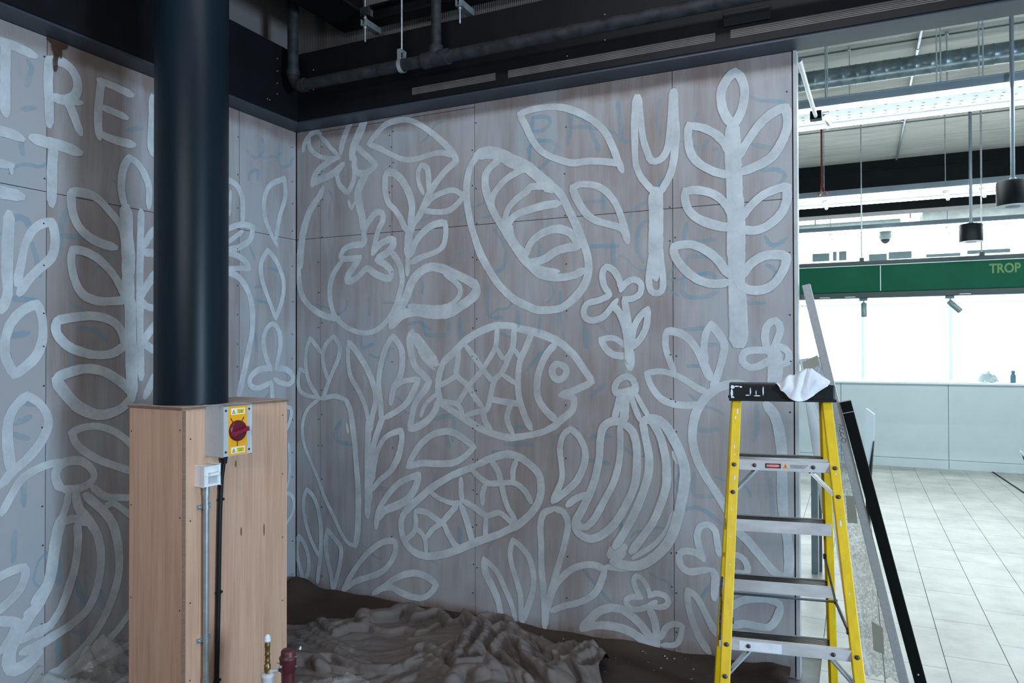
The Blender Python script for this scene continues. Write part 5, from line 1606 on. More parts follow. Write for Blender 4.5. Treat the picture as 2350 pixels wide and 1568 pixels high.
# rear cross bars with knee braces
def bolt(m, p, n, r=0.0075):
    m.lathe(p, n, [(0, r * 1.25), (0.0015, r * 1.25), (0.002, r), (0.005, r * 0.85), (0.006, r * 0.4)], 12)
bolts = MB()
for zb, lab in ((1.200, True), (0.555, False)):
    hw = 0.194 + 0.057 * (LH - zb) - 0.036
    c = LP - LD * (0.058 + 0.349 * (LH - zb) - 0.006) + Z * zb
    m = MB()
    m.obox(c, LW, LD, Z, hw, 0.002, 0.0205, 0.001)
    m.obox(c + LD * 0.010 + Z * 0.019, LW, LD, Z, hw, 0.010, 0.0015)
    m.obox(c + LD * 0.010 - Z * 0.019, LW, LD, Z, hw, 0.010, 0.0015)
    bar = m.build('rear_cross_bar', ALU, ladder)
    for s in (-1, 1):
        a = c + LW * s * (hw - 0.070) - Z * 0.020 + LD * 0.012
        b_ = near(s, zb - 0.105, 0.028, 0.016)
        br = MB()
        beam(br, a, b_, LD, 0.013, 0.0022, 0.001)
        beam(br, a + LD * 0.012, b_ + LD * 0.012, LD, 0.0016, 0.009, 0.0005)
        br.build('knee_brace', GALV, ladder)
        bolt(bolts, c + LW * s * (hw - 0.062) - LD * 0.002, -LD, 0.0065)
        for dz_ in (0.0, -0.105):
            bolt(bolts, near(s, zb + dz_, 0.019, -0.003), -LD, 0.0075)
    if lab:
        o_ = c - LD * 0.0021
        lb = MB().obox(o_ - LW * 0.040, LW, Z, LD, 0.030, 0.0095, 0.0003).build('danger_label', INK, bar, label='red danger sticker')
        mm = MB()
        ell = [o_ - LW * 0.040 - LD * 0.0003 + LW * (0.0275 * math.cos(a)) + Z * (0.0078 * math.sin(a)) for a in [k * math.pi / 12 for k in range(24)]]
        mm.prism(ell, -LD * 0.0003)
        mm.build('red_oval', LABEL_RED, bar)
        text_part('danger_lettering', 'DANGER', 0.0115, o_ - LW * 0.040 - LD * 0.0007, LW, Z, LABEL_WHITE, bar, 0.0001)
        MB().prism([o_ + LW * (0.007 + a) + Z * b2 for a, b2 in ((-0.0095, -0.009), (0.0095, -0.009), (0, 0.009))], -LD * 0.0004).build('warning_triangle', plain('sticker_orange', (0.75, 0.25, 0.02), 0.5), bar)
        MB().prism([o_ + LW * (0.007 + a) + Z * b2 - LD * 0.0004 for a, b2 in ((-0.0012, 0.004), (0.0012, 0.004), (0.0008, -0.003), (-0.0008, -0.003))], -LD * 0.0002).build('exclamation_mark', INK, bar)
        mm = MB()
        for q in range(3): mm.obox(o_ + LW * (0.058 - 0.003 * q) + Z * (0.005 - 0.005 * q) - LD * 0.0002, LW, Z, LD, 0.034 - 0.004 * q, 0.0008, 0.0002)
        mm.build('small_print', INK, bar, kind='stuff')
    else:
        mm = MB().obox(c - LD * 0.0022 - LW * 0.105, LW, Z, LD, 0.075, 0.017, 0.0003)
        mm.build('white_tape', PAINT_DRIP, bar)
bolts.each('bolt', plain('dark_bolt_steel', (0.09, 0.085, 0.08), 0.4, 0.6, 0.3, 40), ladder)
b2m = MB()
for k in range(1, 4):
    zt = LH + 0.03 - 0.287 * (k + 1) + 0.287 - 0.03
    for s in (-1, 1): bolt(b2m, far(s, zt, 0.016, 0.0395), -LD, 0.006)
b2m.each('bolt', INK, ladder)
# spreader bars
for s in (-1, 1):
    m = MB()
    a = far(s, 0.76, 0.036, 0.02); b_ = near(s, 0.63, 0.036, 0.02)
    mid = (a + b_) / 2 - Z * 0.045
    beam(m, a, mid, LW, 0.002, 0.009, 0.0005)
    beam(m, mid, b_, LW, 0.002, 0.009, 0.0005)
    m.lathe(mid - LW * 0.006, LW, [(0, 0.010), (0.012, 0.010)], 12)
    m.lathe(a - LW * 0.006, LW, [(0, 0.012), (0.012, 0.012)], 12)
    m.lathe(b_ - LW * 0.006, LW, [(0, 0.012), (0.012, 0.012)], 12)
    m.build('spreader', DARK_ALU, ladder)
mids = [(far(s, 0.76, 0.036, 0.02) + near(s, 0.63, 0.036, 0.02)) / 2 - Z * 0.045 for s in (-1, 1)]
m = MB(); beam(m, mids[0], mids[1], LD, 0.008, 0.002, 0.0005)
m.build('spreader_bar', plain('blue_grey_bar', (0.07, 0.085, 0.12), 0.45, 0.3), ladder)
# pull cord looped at the left rail
m = MB()
P = [near(-1, 0.77, -0.006, 0.05), near(-1, 0.73, -0.010, 0.03), near(-1, 0.69, -0.006, 0.02), near(-1, 0.62, -0.007, 0.02), near(-1, 0.56, -0.006, 0.02)]
m.tube(P, 0.0045, 8)
m.build('hinge_cord', plain('paint_spotted_steel', (0.10, 0.095, 0.09), 0.5, 0.3, 0.6, 120), ladder)

# rag on the cap
def rag():
    vs = []; nx, ny = 64, 64
    RC = CF + LW * 0.083 + Z * (LH + 0.0695)
    vs = []; fs = []
    for j in range(ny + 1):
        for i in range(nx + 1):
            p = -1 + 2 * i / nx; q = -1 + 2 * j / ny        # q: -1 back of the cap, +1 hanging over the front
            r = math.hypot(p, q)
            if r > 1e-6:
                k = max(abs(p), abs(q)) / r                  # square to disc
                p2, q2 = p * k, q * k
            else: p2 = q2 = 0
            x = 0.103 * p2 * (1 + 0.10 * noise.noise((q2 * 3, 1, p2)))
            ang = math.atan2(q2, p2)
            fold = abs(noise.noise((p2 * 1.5 + 0.7 * q2, q2 * 1.1 - 0.5 * p2, 3))) * 0.060 + abs(noise.noise((p2 * 2.6 - q2, q2 * 2.2, 8))) * 0.022 - 0.014
            dome = 0.046 * max(0, 1 - r * 0.0 - (p2 * 1.05 - 0.12) ** 2) * max(0, 1 - max(0, q2 - 0.25) * 1.6) * (1 - 0.6 * max(0, -q2))
            qs = 0.2
            if q2 < qs:
                y = (qs - q2) * 0.095; zz = 0.004 + dome + fold * 0.8 * (1 - r * 0.5)
                out = 0
            else:
                y = -0.004 - 0.010 * abs(noise.noise((p2 * 2, q2 * 1.5, 5))); a = q2 - qs
                drop = 0.088 * (0.62 - 0.42 * p2 + 0.25 * math.cos(p2 * 2.2))
                zz = 0.004 + dome * max(0, 1 - a * 2.2) + fold * 0.8 * max(0, 1 - a * 1.6) - a * drop * 1.15
                y -= 0.010 * math.sin(min(1, a * 3) * 1.57) + 0.016 * abs(noise.noise((p2 * 2.2 + q2 * 1.5, q2 * 1.2, 2)))
            vs.append(RC + LW * x + LD * y + Z * max(zz, 0.002 if q2 < qs else -0.2))
    for j in range(ny):
        for i in range(nx):
            a = j * (nx + 1) + i
            fs.append((a, a + 1, a + nx + 2, a + nx + 1))
    o = MB().add(vs, fs, True).build('rag', RAG)
    sm = o.modifiers.new('thickness', 'SOLIDIFY'); sm.thickness = 0.0025; sm.offset = 1
    tag(o, 'crumpled white rag draped over the black top cap of the yellow ladder', 'rag')
rag()

# ------------------------------------------------------------------ profiles and wrapping leaning on the wall end
def lean(name, label, cat, a, b_, hx, hy, mat, group=None):
    a, b_ = Vector(a), Vector(b_)
    t = thing(name, label, cat, tuple(a))
    m = MB(); beam(m, a, b_, X, hx, hy, 0.002)
    return t, m
GA, GB = Vector((0.212, 4.06, 0.004)), Vector((-0.230, 4.06, 2.00))
t, m = lean('aluminium_profile', 'long dull grey aluminium profile leaning against the wall end', 'profile', GA, GB, 0.020, 0.030, ALU)
m.build('box_section', plain('film_covered_aluminium', (0.33, 0.335, 0.34), 0.5, 0.1, 0.08, 60), t)
gd = (GB - GA).normalized(); gx = (X - gd * X.dot(gd)).normalized()
m = MB()
for q, cx in ((0.0, 0), (0.028, 0), (0.050, 0.002)):
    c0 = GA + gd * (1.235 + q) - gx * 0.002 - Y * 0.0305
    ring = [c0 + gx * (0.010 * math.cos(a) * (0.8 if q else 1)) + gd * (0.011 * math.sin(a)) for a in [k * 2 * math.pi / 12 for k in range(10 if q else 13)]]
    m.tube(ring, 0.0011, 6)
m.tube([GA + gd * 1.300 - Y * 0.0305 - gx * 0.008, GA + gd * 1.310 - Y * 0.0305 + gx * 0.008, GA + gd * 1.318 - Y * 0.0305 - gx * 0.006], 0.0011, 6)
m.each('marker_scrawl', INK, t)
BA, BB = Vector((0.286, 4.055, 0.004)), Vector((-0.049, 4.055, 1.405))
t, m = lean('black_profile', 'matt black box profile leaning to the left beside the grey aluminium profile', 'profile', BA, BB, 0.026, 0.035, BLACK_PLASTIC)
m.build('box_section', plain('matt_black_profile', (0.003, 0.0045, 0.005), 0.6, 0, 0.1, 8, (1, 1, 1), 0, 0.12), t)
bd = (BB - BA).normalized(); bxx = (X - bd * X.dot(bd)).normalized()
MB().obox(BA + bd * 1.385 - Y * 0.0352, bxx, Y, bd, 0.0262, 0.0006, 0.0012).build('pale_scribed_line', ALU, t)
bt = MB().tube([BA + bd * 0.10 - Y * 0.035, BA + bd * 0.10 - Y * 0.038], 0.004, 8).build('rivet', ALU, t)
# bubble wrap hanging from the grey profile
LEFT = [(-0.257, 1.96), (-0.256, 1.925), (-0.255, 1.723), (-0.247, 1.521), (-0.169, 1.279), (-0.118, 1.061), (-0.079, 0.801), (-0.024, 0.481), (-0.003, 0.268), (-0.008, 0.159), (0.03, 0.03)]
def lx(z):
    for (x0, z0_), (x1, z1_) in zip(LEFT, LEFT[1:]):
        if z1_ <= z <= z0_: return x0 + (x1 - x0) * (z0_ - z) / (z0_ - z1_)
    return LEFT[0][0]
vs = []; fs = []; n1, n2 = 110, 26
for j in range(n1 + 1):
    z = 1.96 - (1.96 - 0.03) * j / n1
    xr = GA.x + (GB.x - GA.x) * (z / 2.0) - 0.006
    xl = lx(z)
    for i in range(n2 + 1):
        s = i / n2
        x = xr + (xl - xr) * s
        y = 4.05 + 0.07 * math.sin(s * 3.1) * (0.5 + noise.noise((s * 3, z * 1.0, 2))) + 0.07 * abs(noise.noise((s * 4.5 + z * 0.5, z * 0.9, 6)))
        vs.append((x, min(y, 4.15), max(0.008, z + 0.012 * noise.noise((s * 4, z * 6, 1)))))
for j in range(n1):
    for i in range(n2):
        a = j * (n2 + 1) + i; fs.append((a, a + 1, a + n2 + 2, a + n2 + 1))
bw = thing('bubble_wrap', 'clear bubble wrap hanging in folds on the left side of the grey profile', 'bubble wrap', (0.0, 4.06, 0.0))
MB().add(vs, fs, True).build('wrap', BUBBLE, bw)
TAPE = plain('olive_parcel_tape', (0.26, 0.26, 0.21), 0.4)
for pts in ([(-0.249, 1.600), (-0.176, 1.638), (-0.168, 1.585), (-0.241, 1.555)], [(-0.050, 0.935), (-0.010, 0.935), (0.004, 0.80), (-0.042, 0.80)], [(0.062, 0.325), (0.112, 0.300), (0.118, 0.170), (0.070, 0.185)]):
    MB().prism([(x, 4.020, z) for x, z in pts], (0, 0.0015, 0)).build('tape_patch', TAPE, bw)
# white board behind the wrapping
t, m = lean('white_board', 'narrow white board leaning behind the bubble wrap at the wall end', 'board', (-0.115, 4.24, 0.80), (-0.222, 4.24, 1.62), 0.055, 0.010, WHITE_PLASTIC)
wb = m.build('board', TRAY_WHITE, t)
m = MB(); beam(m, (-0.015, 4.262, 0.004), (-0.222, 4.262, 1.60), X, 0.006, 0.010, 0.001)
m.build('support_batten', TRAY_WHITE, t)

# thin white curved sheets standing on the shop floor
def blade(prof, y, dy, name, label, z_split):
    t = thing(name, label, 'panel', (prof[0][0], y, 0))
    vs = []; fs = []
    n = len(prof)
    for x, z in prof: vs += [(x, y, z), (x + 0.012, y + dy, z + 0.01)]
    for i in range(n - 1): fs.append((2 * i, 2 * i + 1, 2 * i + 3, 2 * i + 2))
    o = MB().add(vs, fs, True).build('sheet', SHOP_WHITE, t)
    sm = o.modifiers.new('thickness', 'SOLIDIFY'); sm.thickness = 0.012
    MB().prism([(prof[-4][0] + 0.004, y - 0.004, prof[-4][1]), (prof[-2][0] + 0.024, y - 0.004, prof[-2][1]), (prof[-1][0] + 0.012, y - 0.004, prof[-1][1]), (prof[-1][0] - 0.004, y - 0.004, prof[-1][1])], (0, 0.008, 0)).build('dark_edge', BLACK_PLASTIC, t)
    return t
t = thing('curved_panel', 'thin white curved panel with a dark lower edge standing behind the black profile', 'panel', (0.10, 7.3, 0))
def PX(x, z, k=7.3 / 4.4): return (x * k, 1.6734 + (z - 1.6734) * k)
pr = [PX(0.047, 1.345), PX(0.060, 1.338), PX(0.087, 1.314), PX(0.086, 1.25), PX(0.083, 1.19), PX(0.073, 1.06), PX(0.064, 0.95), PX(0.042, 0.95), PX(0.040, 1.088), PX(0.044, 1.23)]
MB().prism([(x, 7.3, z) for x, z in pr], (0.01, 0.03, 0)).build('upper_sheet', SHOP_WHITE, t)
pr = [PX(0.083, 1.17), PX(0.075, 1.06), PX(0.064, 0.88), (0.100, 0.004), (0.070, 0.004), PX(0.044, 0.90), PX(0.062, 1.03)]
MB().prism([(x, 7.292, z) for x, z in pr], (0.01, 0.05, 0)).build('dark_lower_edge', BLACK_PLASTIC, t)
t = thing('curved_panel', 'second curved white panel, only its tip showing at the right frame edge', 'panel', (1.62, 9.0, 0))
MB().prism([(1.515, 9.0, 0.612), (1.535, 9.0, 0.606), (1.60, 9.0, 0.50), (1.60, 9.0, 0.45)], (0.01, 0.03, 0)).build('upper_sheet', SHOP_WHITE, t)
MB().prism([(1.53, 8.992, 0.580), (1.60, 8.992, 0.485), (1.66, 8.992, 0.004), (1.60, 8.992, 0.004), (1.585, 8.992, 0.40)], (0.01, 0.05, 0)).build('dark_lower_edge', BLACK_PLASTIC, t)
# grey pedestal seen between the wall end and the ladder
t = thing('grey_post', 'short dark grey-green post standing on the tiles behind the ladder', 'post', (-0.28, 5.9, 0))
MB().box(-0.307, -0.262, 5.86, 5.96, 0.0, 0.76, 0.002).build('post', plain('grey_green_paint', (0.16, 0.19, 0.19), 0.5), t)
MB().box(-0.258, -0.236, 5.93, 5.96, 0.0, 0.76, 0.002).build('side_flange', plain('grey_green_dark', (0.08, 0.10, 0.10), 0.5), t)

# ------------------------------------------------------------------ the shop beyond
c = MB().box(-4.2, 8.2, YB + 0.155, 14.6, ZC, ZC + 0.2).build('ceiling', CONC)
struct(c, 'board-marked concrete soffit over the bright shop', 'ceiling')
for k, y in enumerate((7.05, 9.6)):
    MB().box(-4.2, 8.2, y, y + 0.02, ZC - 0.006, ZC).build('casting_joint', plain('joint_shadow', (0.09, 0.095, 0.09), 0.9), c)
o = MB().box(-4.2, -4.1, YB + 0.2, 14.6, 0, ZC).build('wall_shop_left', SHOP_WHITE); struct(o, 'plain white side wall of the shop hidden behind the painted boards', 'wall')
o = MB().box(8.1, 8.2, YB + 0.2, 14.6, 0, ZC).build('wall_shop_right', SHOP_WHITE); struct(o, 'plain white side wall of the shop beyond the right edge of the picture', 'wall')
# back of the shop: glazed window wall with mullions
wn = MB().box(-4.1, 8.1, 14.30, 14.36, 1.0, ZC).build('window_1', WINDOW_GLOW)
struct(wn, 'blown-out bright glazing along the back of the shop above the counter', 'window')
o = MB().box(-4.1, 8.1, 14.30, 14.5, 0, 1.0).build('wall_shop_back', SHOP_WHITE); struct(o, 'low white wall below the bright glazing behind the counter', 'wall')
PALE = plain('pale_blue_mullion', (0.55, 0.70, 0.74), 0.5)
for x in (-1.10, 0.113, 1.445, 2.75): MB().box(x - 0.022, x + 0.022, 14.25, 14.30, 1.0, 2.6).build('mullion', PALE, wn)
MB().box(-4.1, 8.1, 14.26, 14.30, 2.43, 2.445).build('transom', PALE, wn)
MB().box(-4.1, 8.1, 14.22, 14.30, 1.0, 1.10).build('sill', PALE, wn)

for x0, x1, z0, z1 in ((-0.36, -0.30, 3.24, 3.40), (-0.26, -0.14, 3.24, 3.40), (0.22, 0.50, 3.20, 3.32), (0.53, 0.88, 3.22, 3.34), (-0.70, -0.42, 3.24, 3.38), (1.10, 1.60, 3.22, 3.27), (1.70, 2.30, 3.24, 3.30)):
    MB().box(x0, x1, 14.28, 14.30, z0, z1).build('dark_pane', plain('dark_far_pane', (0.10, 0.15, 0.17), 0.5), wn)
# white counter
ct = thing('counter', 'long white panelled counter in front of the bright glazing', 'counter', (1.9, 11.65, 0))
CX = [-1.55, -0.20, 1.150, 2.50, 3.85]
for i in range(4):
    MB().box(CX[i] + 0.003, CX[i + 1] - 0.003, 11.655, 11.675, 0.128, 1.165, 0.002).build('panel', SHOP_WHITE, ct)
    MB().box(CX[i] + 0.003, CX[i + 1] - 0.003, 11.64, 11.675, 0.0, 0.122, 0.002).build('plinth', SHOP_WHITE, ct)
MB().box(-1.55, 3.85, 11.68, 12.3, 0.0, 1.165).build('carcass', SHOP_WHITE, ct)
MB().box(-1.57, 3.87, 11.63, 12.33, 1.167, 1.195, 0.003).build('worktop', TRAY_WHITE, ct)
MB().box(0.25, 1.65, 11.75, 11.80, 1.195, 1.203, 0.002).build('ledge_rail', GALV, ct)
# cloth and bottle on the counter
vs = []; fs = []; n = 40
for j in range(n + 1):
    for i in range(n + 1):
        p, q = -1 + 2 * i / n, -1 + 2 * j / n
        r = math.hypot(p, q); k = max(abs(p), abs(q)) / r if r > 1e-6 else 0
        p, q = p * k, q * k; r = math.hypot(p, q)
        h = 0.115 * (1 - r ** 2) * (1 + 0.5 * noise.noise((p * 2, q * 2, 4))) + 0.05 * abs(noise.noise((p * 4, q * 4, 9))) * (1 - r * 0.6) + 0.003
        vs.append((1.655 + 0.135 * p, 11.98 + 0.13 * q, 1.197 + max(0.002, h)))
for j in range(n):
    for i in range(n):
        a = j * (n + 1) + i; fs.append((a, a + 1, a + n + 2, a + n + 1))
o = MB().add(vs, fs, True).build('crumpled_cloth', make_cloth('pale_grey_cloth', (0.34, 0.42, 0.45), 200))
tag(o, 'crumpled pale grey cloth heaped on the white counter', 'cloth')
t = thing('bottle', 'small dark blue-grey bottle standing on the counter right of the cloth', 'bottle', (1.93, 11.86, 1.195))
BT = plain('blue_grey_bottle', (0.06, 0.14, 0.19), 0.35)
MB().lathe((1.93, 11.86, 1.1955), Z, [(0, 0.030), (0.012, 0.033), (0.10, 0.033), (0.120, 0.022), (0.128, 0.016)], 18).build('bottle_body', BT, t)
MB().lathe((1.93, 11.86, 1.3235), Z, [(0, 0.023), (0.035, 0.023), (0.038, 0.018)], 18).build('bottle_cap', BT, t)

# green fascia sign
SY = 8.60
sg = thing('fascia_sign', 'long green hanging fascia sign with pale TROP lettering over the counter', 'sign', (1.4, SY, 2.2))
for x0, x1 in ((-1.3, 0.236), (0.246, 2.60)):
    MB().box(x0, x1, SY, SY + 0.02, 2.270, 2.545, 0.001).build('sign_panel', GREEN, sg)
MB().box(-1.3, 2.6, SY + 0.02, SY + 0.10, 2.25, 2.60).build('sign_back', SIGN_RAIL, sg)
MB().box(-1.3, 2.6, SY - 0.012, SY + 0.10, 2.556, 2.592, 0.003).build('top_rail', SIGN_RAIL, sg)
MB().box(-1.3, 2.6, SY - 0.003, SY + 0.005, 2.5465, 2.5545).build('white_edge', TRAY_WHITE, sg)
MB().box(0.2375, 0.2445, SY - 0.001, SY + 0.019, 2.275, 2.54).build('white_gap', TRAY_WHITE, sg)
MB().box(-1.3, 2.6, SY - 0.02, SY + 0.10, 2.206, 2.262, 0.003).build('bottom_track', SIGN_RAIL, sg)
mm = MB()
for x in (-0.35, -0.10, 0.95): mm.box(x, x + 0.10, SY - 0.0215, SY - 0.0195, 2.214, 2.220)
mm.each('track_slot', TRAY_WHITE, sg)
text_part('lettering', 'TROP', 0.128, (1.209, SY - 0.001, 2.457), X, Z, SIGN_TEXT, sg, 0.002, 'LEFT', 0.80, 0.004)
for x in (-0.9, 0.064, 1.152, 2.2):
    MB().tube([(x, SY + 0.05, 2.59), (x, SY + 0.05, ZR)], 0.006, 8).build('suspension_rod', GALV, sg)
    MB().box(x - 0.022, x + 0.022, SY + 0.01, SY + 0.09, 2.592, 2.635, 0.004).build('clamp', SIGN_RAIL, sg)
# spotlights under the sign
def spot(x, ang, label):
    t = thing('track_spotlight', label, 'spotlight', (x, SY + 0.04, 2.2))
    MB().box(x - 0.045, x + 0.035, SY + 0.02, SY + 0.06, 2.176, 2.206, 0.004).build('adaptor', SHOP_GREY, t)
    MB().tube([(x, SY + 0.04, 2.178), (x, SY + 0.04, 2.135)], 0.006, 8).build('stem', SHOP_GREY, t)
    d = Vector((math.sin(ang), -0.25, -math.cos(ang))).normalized()
    p = Vector((x, SY + 0.04, 2.135)) - d * 0.02
    MB().lathe(p, d, [(0, 0.020), (0.006, 0.028), (0.145, 0.028), (0.150, 0.024)], 18).build('lamp_head', plain('grey_lamp_head', (0.20, 0.28, 0.29), 0.4, 0.2), t)
spot(0.082, 0.0, 'small grey spotlight under the green sign pointing straight down')
spot(0.876, 0.75, 'small grey spotlight under the green sign tilted to the right')

# dark downstand beam across the shop
t = thing('downstand_beam', 'deep dark downstand beam under the concrete soffit', 'beam', (2, 11.4, 3.6))
MB().box(-4.1, 8.1, 11.40, 11.75, 3.58, ZC).build('beam_casing', SHOP_DARK, t)
MB().box(-4.1, 8.1, 11.385, 11.40, 4.16, 4.19).build('upper_trim', SHOP_DARK, t)

# lighting and cable tray rows
def light_row(y, z, label, red, clips, power=42):
    t = thing('light_trunking', label, 'light fitting', (2.0, y, z))
    x0, x1 = -1.2, 3.4
    for dy_ in (-0.005, 0.48):       # the light these lamps give
        area('trunking_lamp', ((x0 + x1) / 2, y + dy_, z - 0.004), ((x0 + x1) / 2, y + dy_, 0), x1 - x0, 0.03, power, (0.90, 0.99, 1.0))
    m = MB().box(x0, x1, y - 0.012, y + 0.04, z + 0.035, z + 0.095).box(x0, x1, y - 0.02, y + 0.04, z + 0.093, z + 0.10)
    m.build('channel', SHOP_GREY, t)
    MB().tube([(x0, y - 0.005, z + 0.012), (x1, y - 0.005, z + 0.012)], 0.013, 10).build('lamp_tube', TUBE_GLOW, t)
    MB().box(x0, x1, y + 0.05, y + 0.45, z + 0.030, z + 0.034).build('perforated_tray', TRAY_WHITE, t)
    m = MB().box(x0, x1, y + 0.046, y + 0.05, z + 0.020, z + 0.065).box(x0, x1, y + 0.45, y + 0.454, z + 0.020, z + 0.065)
    m.each('tray_side', TRAY_WHITE, t)
    MB().tube([(x0, y + 0.48, z + 0.012), (x1, y + 0.48, z + 0.012)], 0.013, 10).build('lamp_tube', TUBE_GLOW, t)
    m = MB(); k = 0
    x = x0 + 0.05
    while x < x1:
        for q in range(4):
            if (k + q) % 2 == 0 or q > 1: m.box(x, x + 0.020, y + 0.12 + q * 0.08, y + 0.128 + q * 0.08, z + 0.0290, z + 0.0300)
        x += 0.085; k += 1
    m.build('tray_slot', plain('slot_shadow', (0.10, 0.05, 0.09), 0.7), t, kind='stuff')
    if red:
        m = MB(); x = x0 + 0.03
        while x < x1:
            m.box(x, x + 0.035, y + 0.044, y + 0.0459, z + 0.036, z + 0.046); x += 0.085
        m.build('red_slot', RED_CONDUIT, t, kind='stuff')
    for x in clips:
        m = MB().box(x - 0.022, x + 0.022, y + 0.02, y + 0.07, z - 0.02, z + 0.035, 0.003)
        m.build('black_clamp', BLACK_PLASTIC, t)
        MB().lathe((x + 0.006, y + 0.045, z - 0.02), (0.25, 0, -1), [(0, 0.020), (0.03, 0.026), (0.085, 0.016), (0.09, 0.008)], 10).build('wire_gripper', TRAY_WHITE, t)
        MB().tube([(x, y + 0.045, z + 0.03), (x, y + 0.045, ZR)], 0.005, 8).build('suspension_rod', GALV, t)
    return t
light_row(6.10, 3.50, 'nearest bright light trunking with white perforated tray under the spiral duct', False, (-0.20, 1.36))
light_row(9.35, 3.42, 'second bright light trunking with red slotted cable tray', True, (-0.328, 0.915, 1.259))
light_row(12.40, 3.46, 'third grey light trunking low above the green sign', True, (-0.345, 1.232))

# spiral duct
t = thing('spiral_duct', 'dark spiral-seamed steel ventilation duct under the concrete soffit', 'duct', (1.5, 6.9, 4.0))
prof = []
x = 0.0
while x < 4.6:
    prof += [(x, 0.082), (x + 0.007, 0.087), (x + 0.014, 0.082)]
    x += 0.11
MB().lathe((-1.2, 6.9, 4.02), X, prof, 36).build('duct_wall', DUCT_STEEL, t)
for x in (-0.9, 1.9):
    MB().tube([(x, 6.9, 4.10), (x, 6.9, ZR)], 0.006, 8).each('hanger_rod', GALV, t)
# conduits on the soffit
def conduit(x, y0, y1, label):
    t = thing('ceiling_conduit', label, 'conduit', (x, y0, ZC - 0.02))
    MB().tube([(x, y0, ZC - 0.022), (x, y1, ZC - 0.022)], 0.0135, 12).build('tube', GALV, t)
    ym = (y0 + y1) / 2
    MB().tube([(x, ym - 0.04, ZC - 0.022), (x, ym + 0.04, ZC - 0.022)], 0.018, 12).build('coupler', GALV, t)
    MB().box(x - 0.035, x - 0.016, y0 + 0.3, y0 + 0.34, ZC - 0.04, ZC).build('saddle', GALV, t)
conduit(0.505, 5.5, 9.0, 'steel conduit fixed to the concrete soffit above the spiral duct')
conduit(0.525, 9.1, 11.35, 'steel conduit fixed to the concrete soffit behind the nearest light trunking')
t = thing('ceiling_conduit', 'curved steel conduit bending down to the duct at the top right corner', 'conduit', (1.2, 6.6, 4.0))
MB().tube([(1.165, 5.4, ZC - 0.02), (1.17, 6.0, ZC - 0.02), (1.18, 6.3, ZC - 0.04), (1.185, 6.45, ZC - 0.10), (1.185, 6.50, ZC - 0.18), (1.185, 6.5, 3.58)], 0.0135, 12).build('tube', GALV, t)
MB().box(1.13, 1.21, 5.75, 5.80, ZC - 0.04, ZC).build('saddle', SHOP_DARK, t)
# drop rods, red drop cable, stay rod
def drop(x, y, z0, r, mat, name, label, cat, z1=ZR):
    t = thing(name, label, cat, (x, y, z0))
    MB().tube([(x, y, z0), (x, y, z1)], r, 10).build('rod', mat, t)
    MB().tube([(x, y, z1 - 0.02), (x, y, z1)], r * 2.2, 10).build('ceiling_fixing', GALV, t)
    return t
nth = ('left', 'middle', 'right')
for x, y, z0, r, lab in ((-0.205, 6.75, 3.53, .006, 'thin drop rod nearest the painted wall end beside the red cable'), (-0.035, 7.0, 3.6, .005, 'thin drop rod right of the red cable'),
                         (0.60, 6.72, 3.53, .006, 'left rod of the close trio of drop rods at the middle of the shop'), (0.63, 6.75, 3.53, .006, 'middle rod of the close trio of drop rods at the middle of the shop'), (0.70, 7.0, 3.6, .006, 'right rod of the close trio of drop rods at the middle of the shop'),
                         (0.885, 6.7, 3.53, .006, 'left rod of the pair of drop rods near the right frame edge'), (0.915, 6.72, 3.53, .006, 'right rod of the pair of drop rods near the right frame edge')):
    drop(x, y, z0 - 0.0 if z0 > 3.55 else 3.535, r, GALV, 'drop_rod', lab, 'rod')
t = thing('red_cable', 'dark red cable dropping from the soffit down to the second light trunking', 'cable', (-0.29, 7.6, 3.4))
MB().tube([(-0.345, 9.2, ZC), (-0.345, 9.2, 3.60), (-0.355, 9.28, 3.50), (-0.385, 9.385, 3.462)], 0.0115, 10).build('main_run', RED_CONDUIT, t)
MB().tube([(-0.340, 9.2, 3.60), (-0.325, 9.26, 3.52), (-0.25, 9.385, 3.462)], 0.006, 8).build('branch_run', RED_CONDUIT, t)
t = thing('stay_rod', 'bright steel stay slanting from the bulkhead corner to the nearest light trunking', 'rod', (-0.27, 5.0, 3.3))
MB().tube([(-0.262, 4.14, 3.205), (-0.266, 5.0, 3.32), (-0.268, 6.08, 3.462)], 0.014, 12).build('tube', SHOP_GREY, t)
MB().box(-0.31, -0.225, 6.06, 6.14, 3.44, 3.505, 0.004).build('end_clamp', SHOP_DARK, t)
# black pendant lamps with white rings
def pendant(x, y, z, label):
    t = thing('pendant_downlight', label, 'light fitting', (x, y, z))
    MB().lathe((x, y, z + 0.004), Z, [(0, 0.100), (0.165, 0.100), (0.170, 0.094)], 36).build('drum', plain('black_drum', (0.004, 0.007, 0.009), 0.5, 0, 0.1, 8, (1, 1, 1), 0, 0.2), t)
    MB().lathe((x, y, z), Z, [(0.0, 0.098), (0.004, 0.100)], 36).build('white_ring', TRAY_WHITE, t)
    MB().lathe((x, y, z - 0.003), Z, [(0, 0.045), (0.0028, 0.046)], 24).build('grille', SHOP_GREY, t)
    MB().tube([(x, y, z + 0.173), (x, y, ZR)], 0.014, 10).build('stem', SHOP_GREY, t)
    MB().lathe((x, y, z + 0.17), Z, [(0, 0.03), (0.03, 0.02)], 14).build('stem_collar', SHOP_GREY, t)
pendant(0.995, 6.06, 2.655, 'large black drum downlight nearest the right frame edge')
pendant(1.020, 8.30, 2.700, 'smaller looking black drum downlight hanging further back above the green sign')
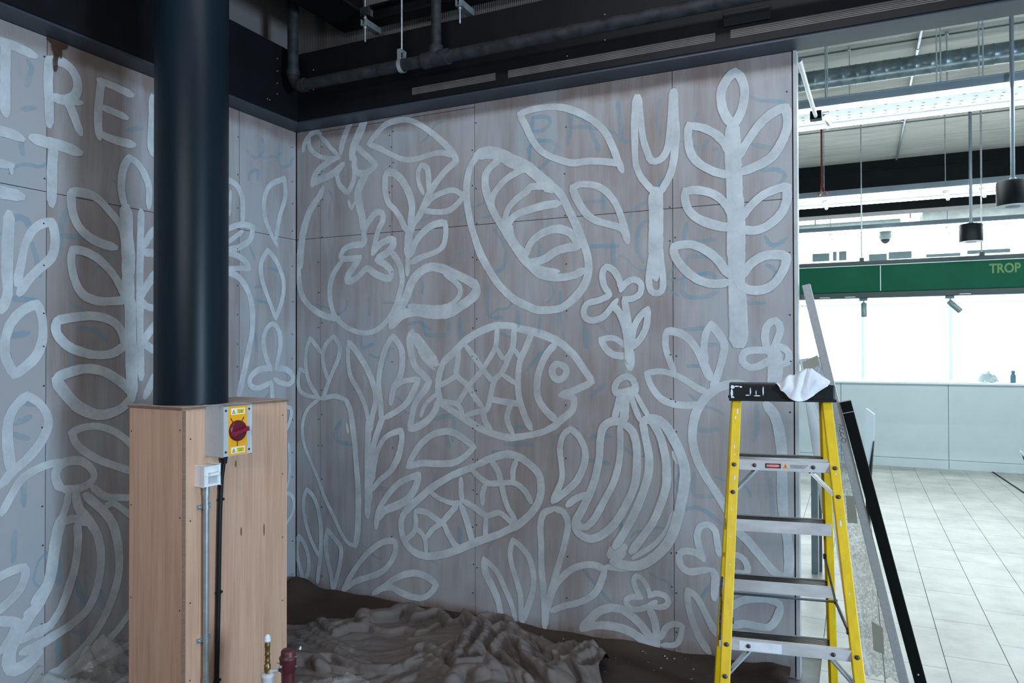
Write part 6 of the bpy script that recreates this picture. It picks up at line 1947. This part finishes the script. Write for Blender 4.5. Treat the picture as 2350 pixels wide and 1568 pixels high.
# dome camera under the third trunking
t = thing('dome_camera', 'white dome camera under the third light trunking', 'camera', (0.45, 12.42, 3.2))
MB().lathe((0.415, 12.35, 3.425), -Z, [(0, 0.10), (0.004, 0.105), (0.10, 0.098), (0.115, 0.072)], 28).build('housing', plain('white_camera_housing', (0.45, 0.52, 0.52), 0.4), t)
MB().lathe((0.415, 12.35, 3.310), -Z, [(0, 0.070), (0.03, 0.062), (0.055, 0.035), (0.064, 0.008)], 24).build('smoked_dome', plain('smoked_dome', (0.05, 0.07, 0.075), 0.15), t)
# pale duct and white casing beyond the downstand
t = thing('pale_duct', 'pale segmented duct running behind the third light trunking', 'duct', (-0.2, 13.2, 3.75))
prof = []; x = 0.0
while x < 2.95:
    prof += [(x, 0.085), (x + 0.205, 0.085), (x + 0.208, 0.080), (x + 0.214, 0.080)]; x += 0.215
MB().lathe((-2.35, 13.2, 3.66), X, prof, 24).build('duct_wall', PALE_DUCT, t)
MB().tube([(0.8, 13.2, 3.74), (0.8, 13.2, ZR)], 0.01, 8).tube([(-0.6, 13.2, 3.74), (-0.6, 13.2, ZR)], 0.01, 8).each('hanger_rod', GALV, t)
t = thing('white_casing', 'large plain off-white casing beside the pale duct at the right', 'casing', (2.2, 13.2, 3.6))
MB().box(0.96, 4.2, 13.05, 13.6, 3.60, 3.80, 0.004).build('casing', plain('off_white_casing', (0.50, 0.55, 0.53), 0.6), t)
MB().tube([(1.3, 13.3, 3.80), (1.3, 13.3, ZR)], 0.012, 8).tube([(2.6, 13.3, 3.80), (2.6, 13.3, ZR)], 0.012, 8).each('hanger_rod', GALV, t)
t = thing('cable_ladder', 'pale cable ladder rack hanging between the downstand and the glazing', 'rack', (0, 12.9, 3.9))
m = MB()
for y in (12.80, 12.98): m.box(-2.6, 0.95, y, y + 0.012, 3.885, 3.925)
m.each('side_rail', PALE, t)
for k in range(24):
    o = MB().box(-2.55 + k * 0.15, -2.53 + k * 0.15, 12.812, 12.98, 3.895, 3.905).build('rung', PALE, t) if k == 0 else None
    if k == 0: base = o
    else:
        o = base.copy(); COL.objects.link(o); o.parent = t; o.matrix_parent_inverse = base.matrix_parent_inverse.copy(); o.location = (k * 0.15, 0, 0)
for x in (-0.75, -0.60, 0.15, 0.9):
    MB().box(x, x + 0.02, 12.80, 12.82, 3.80, ZC).build('drop_bracket', PALE, t)
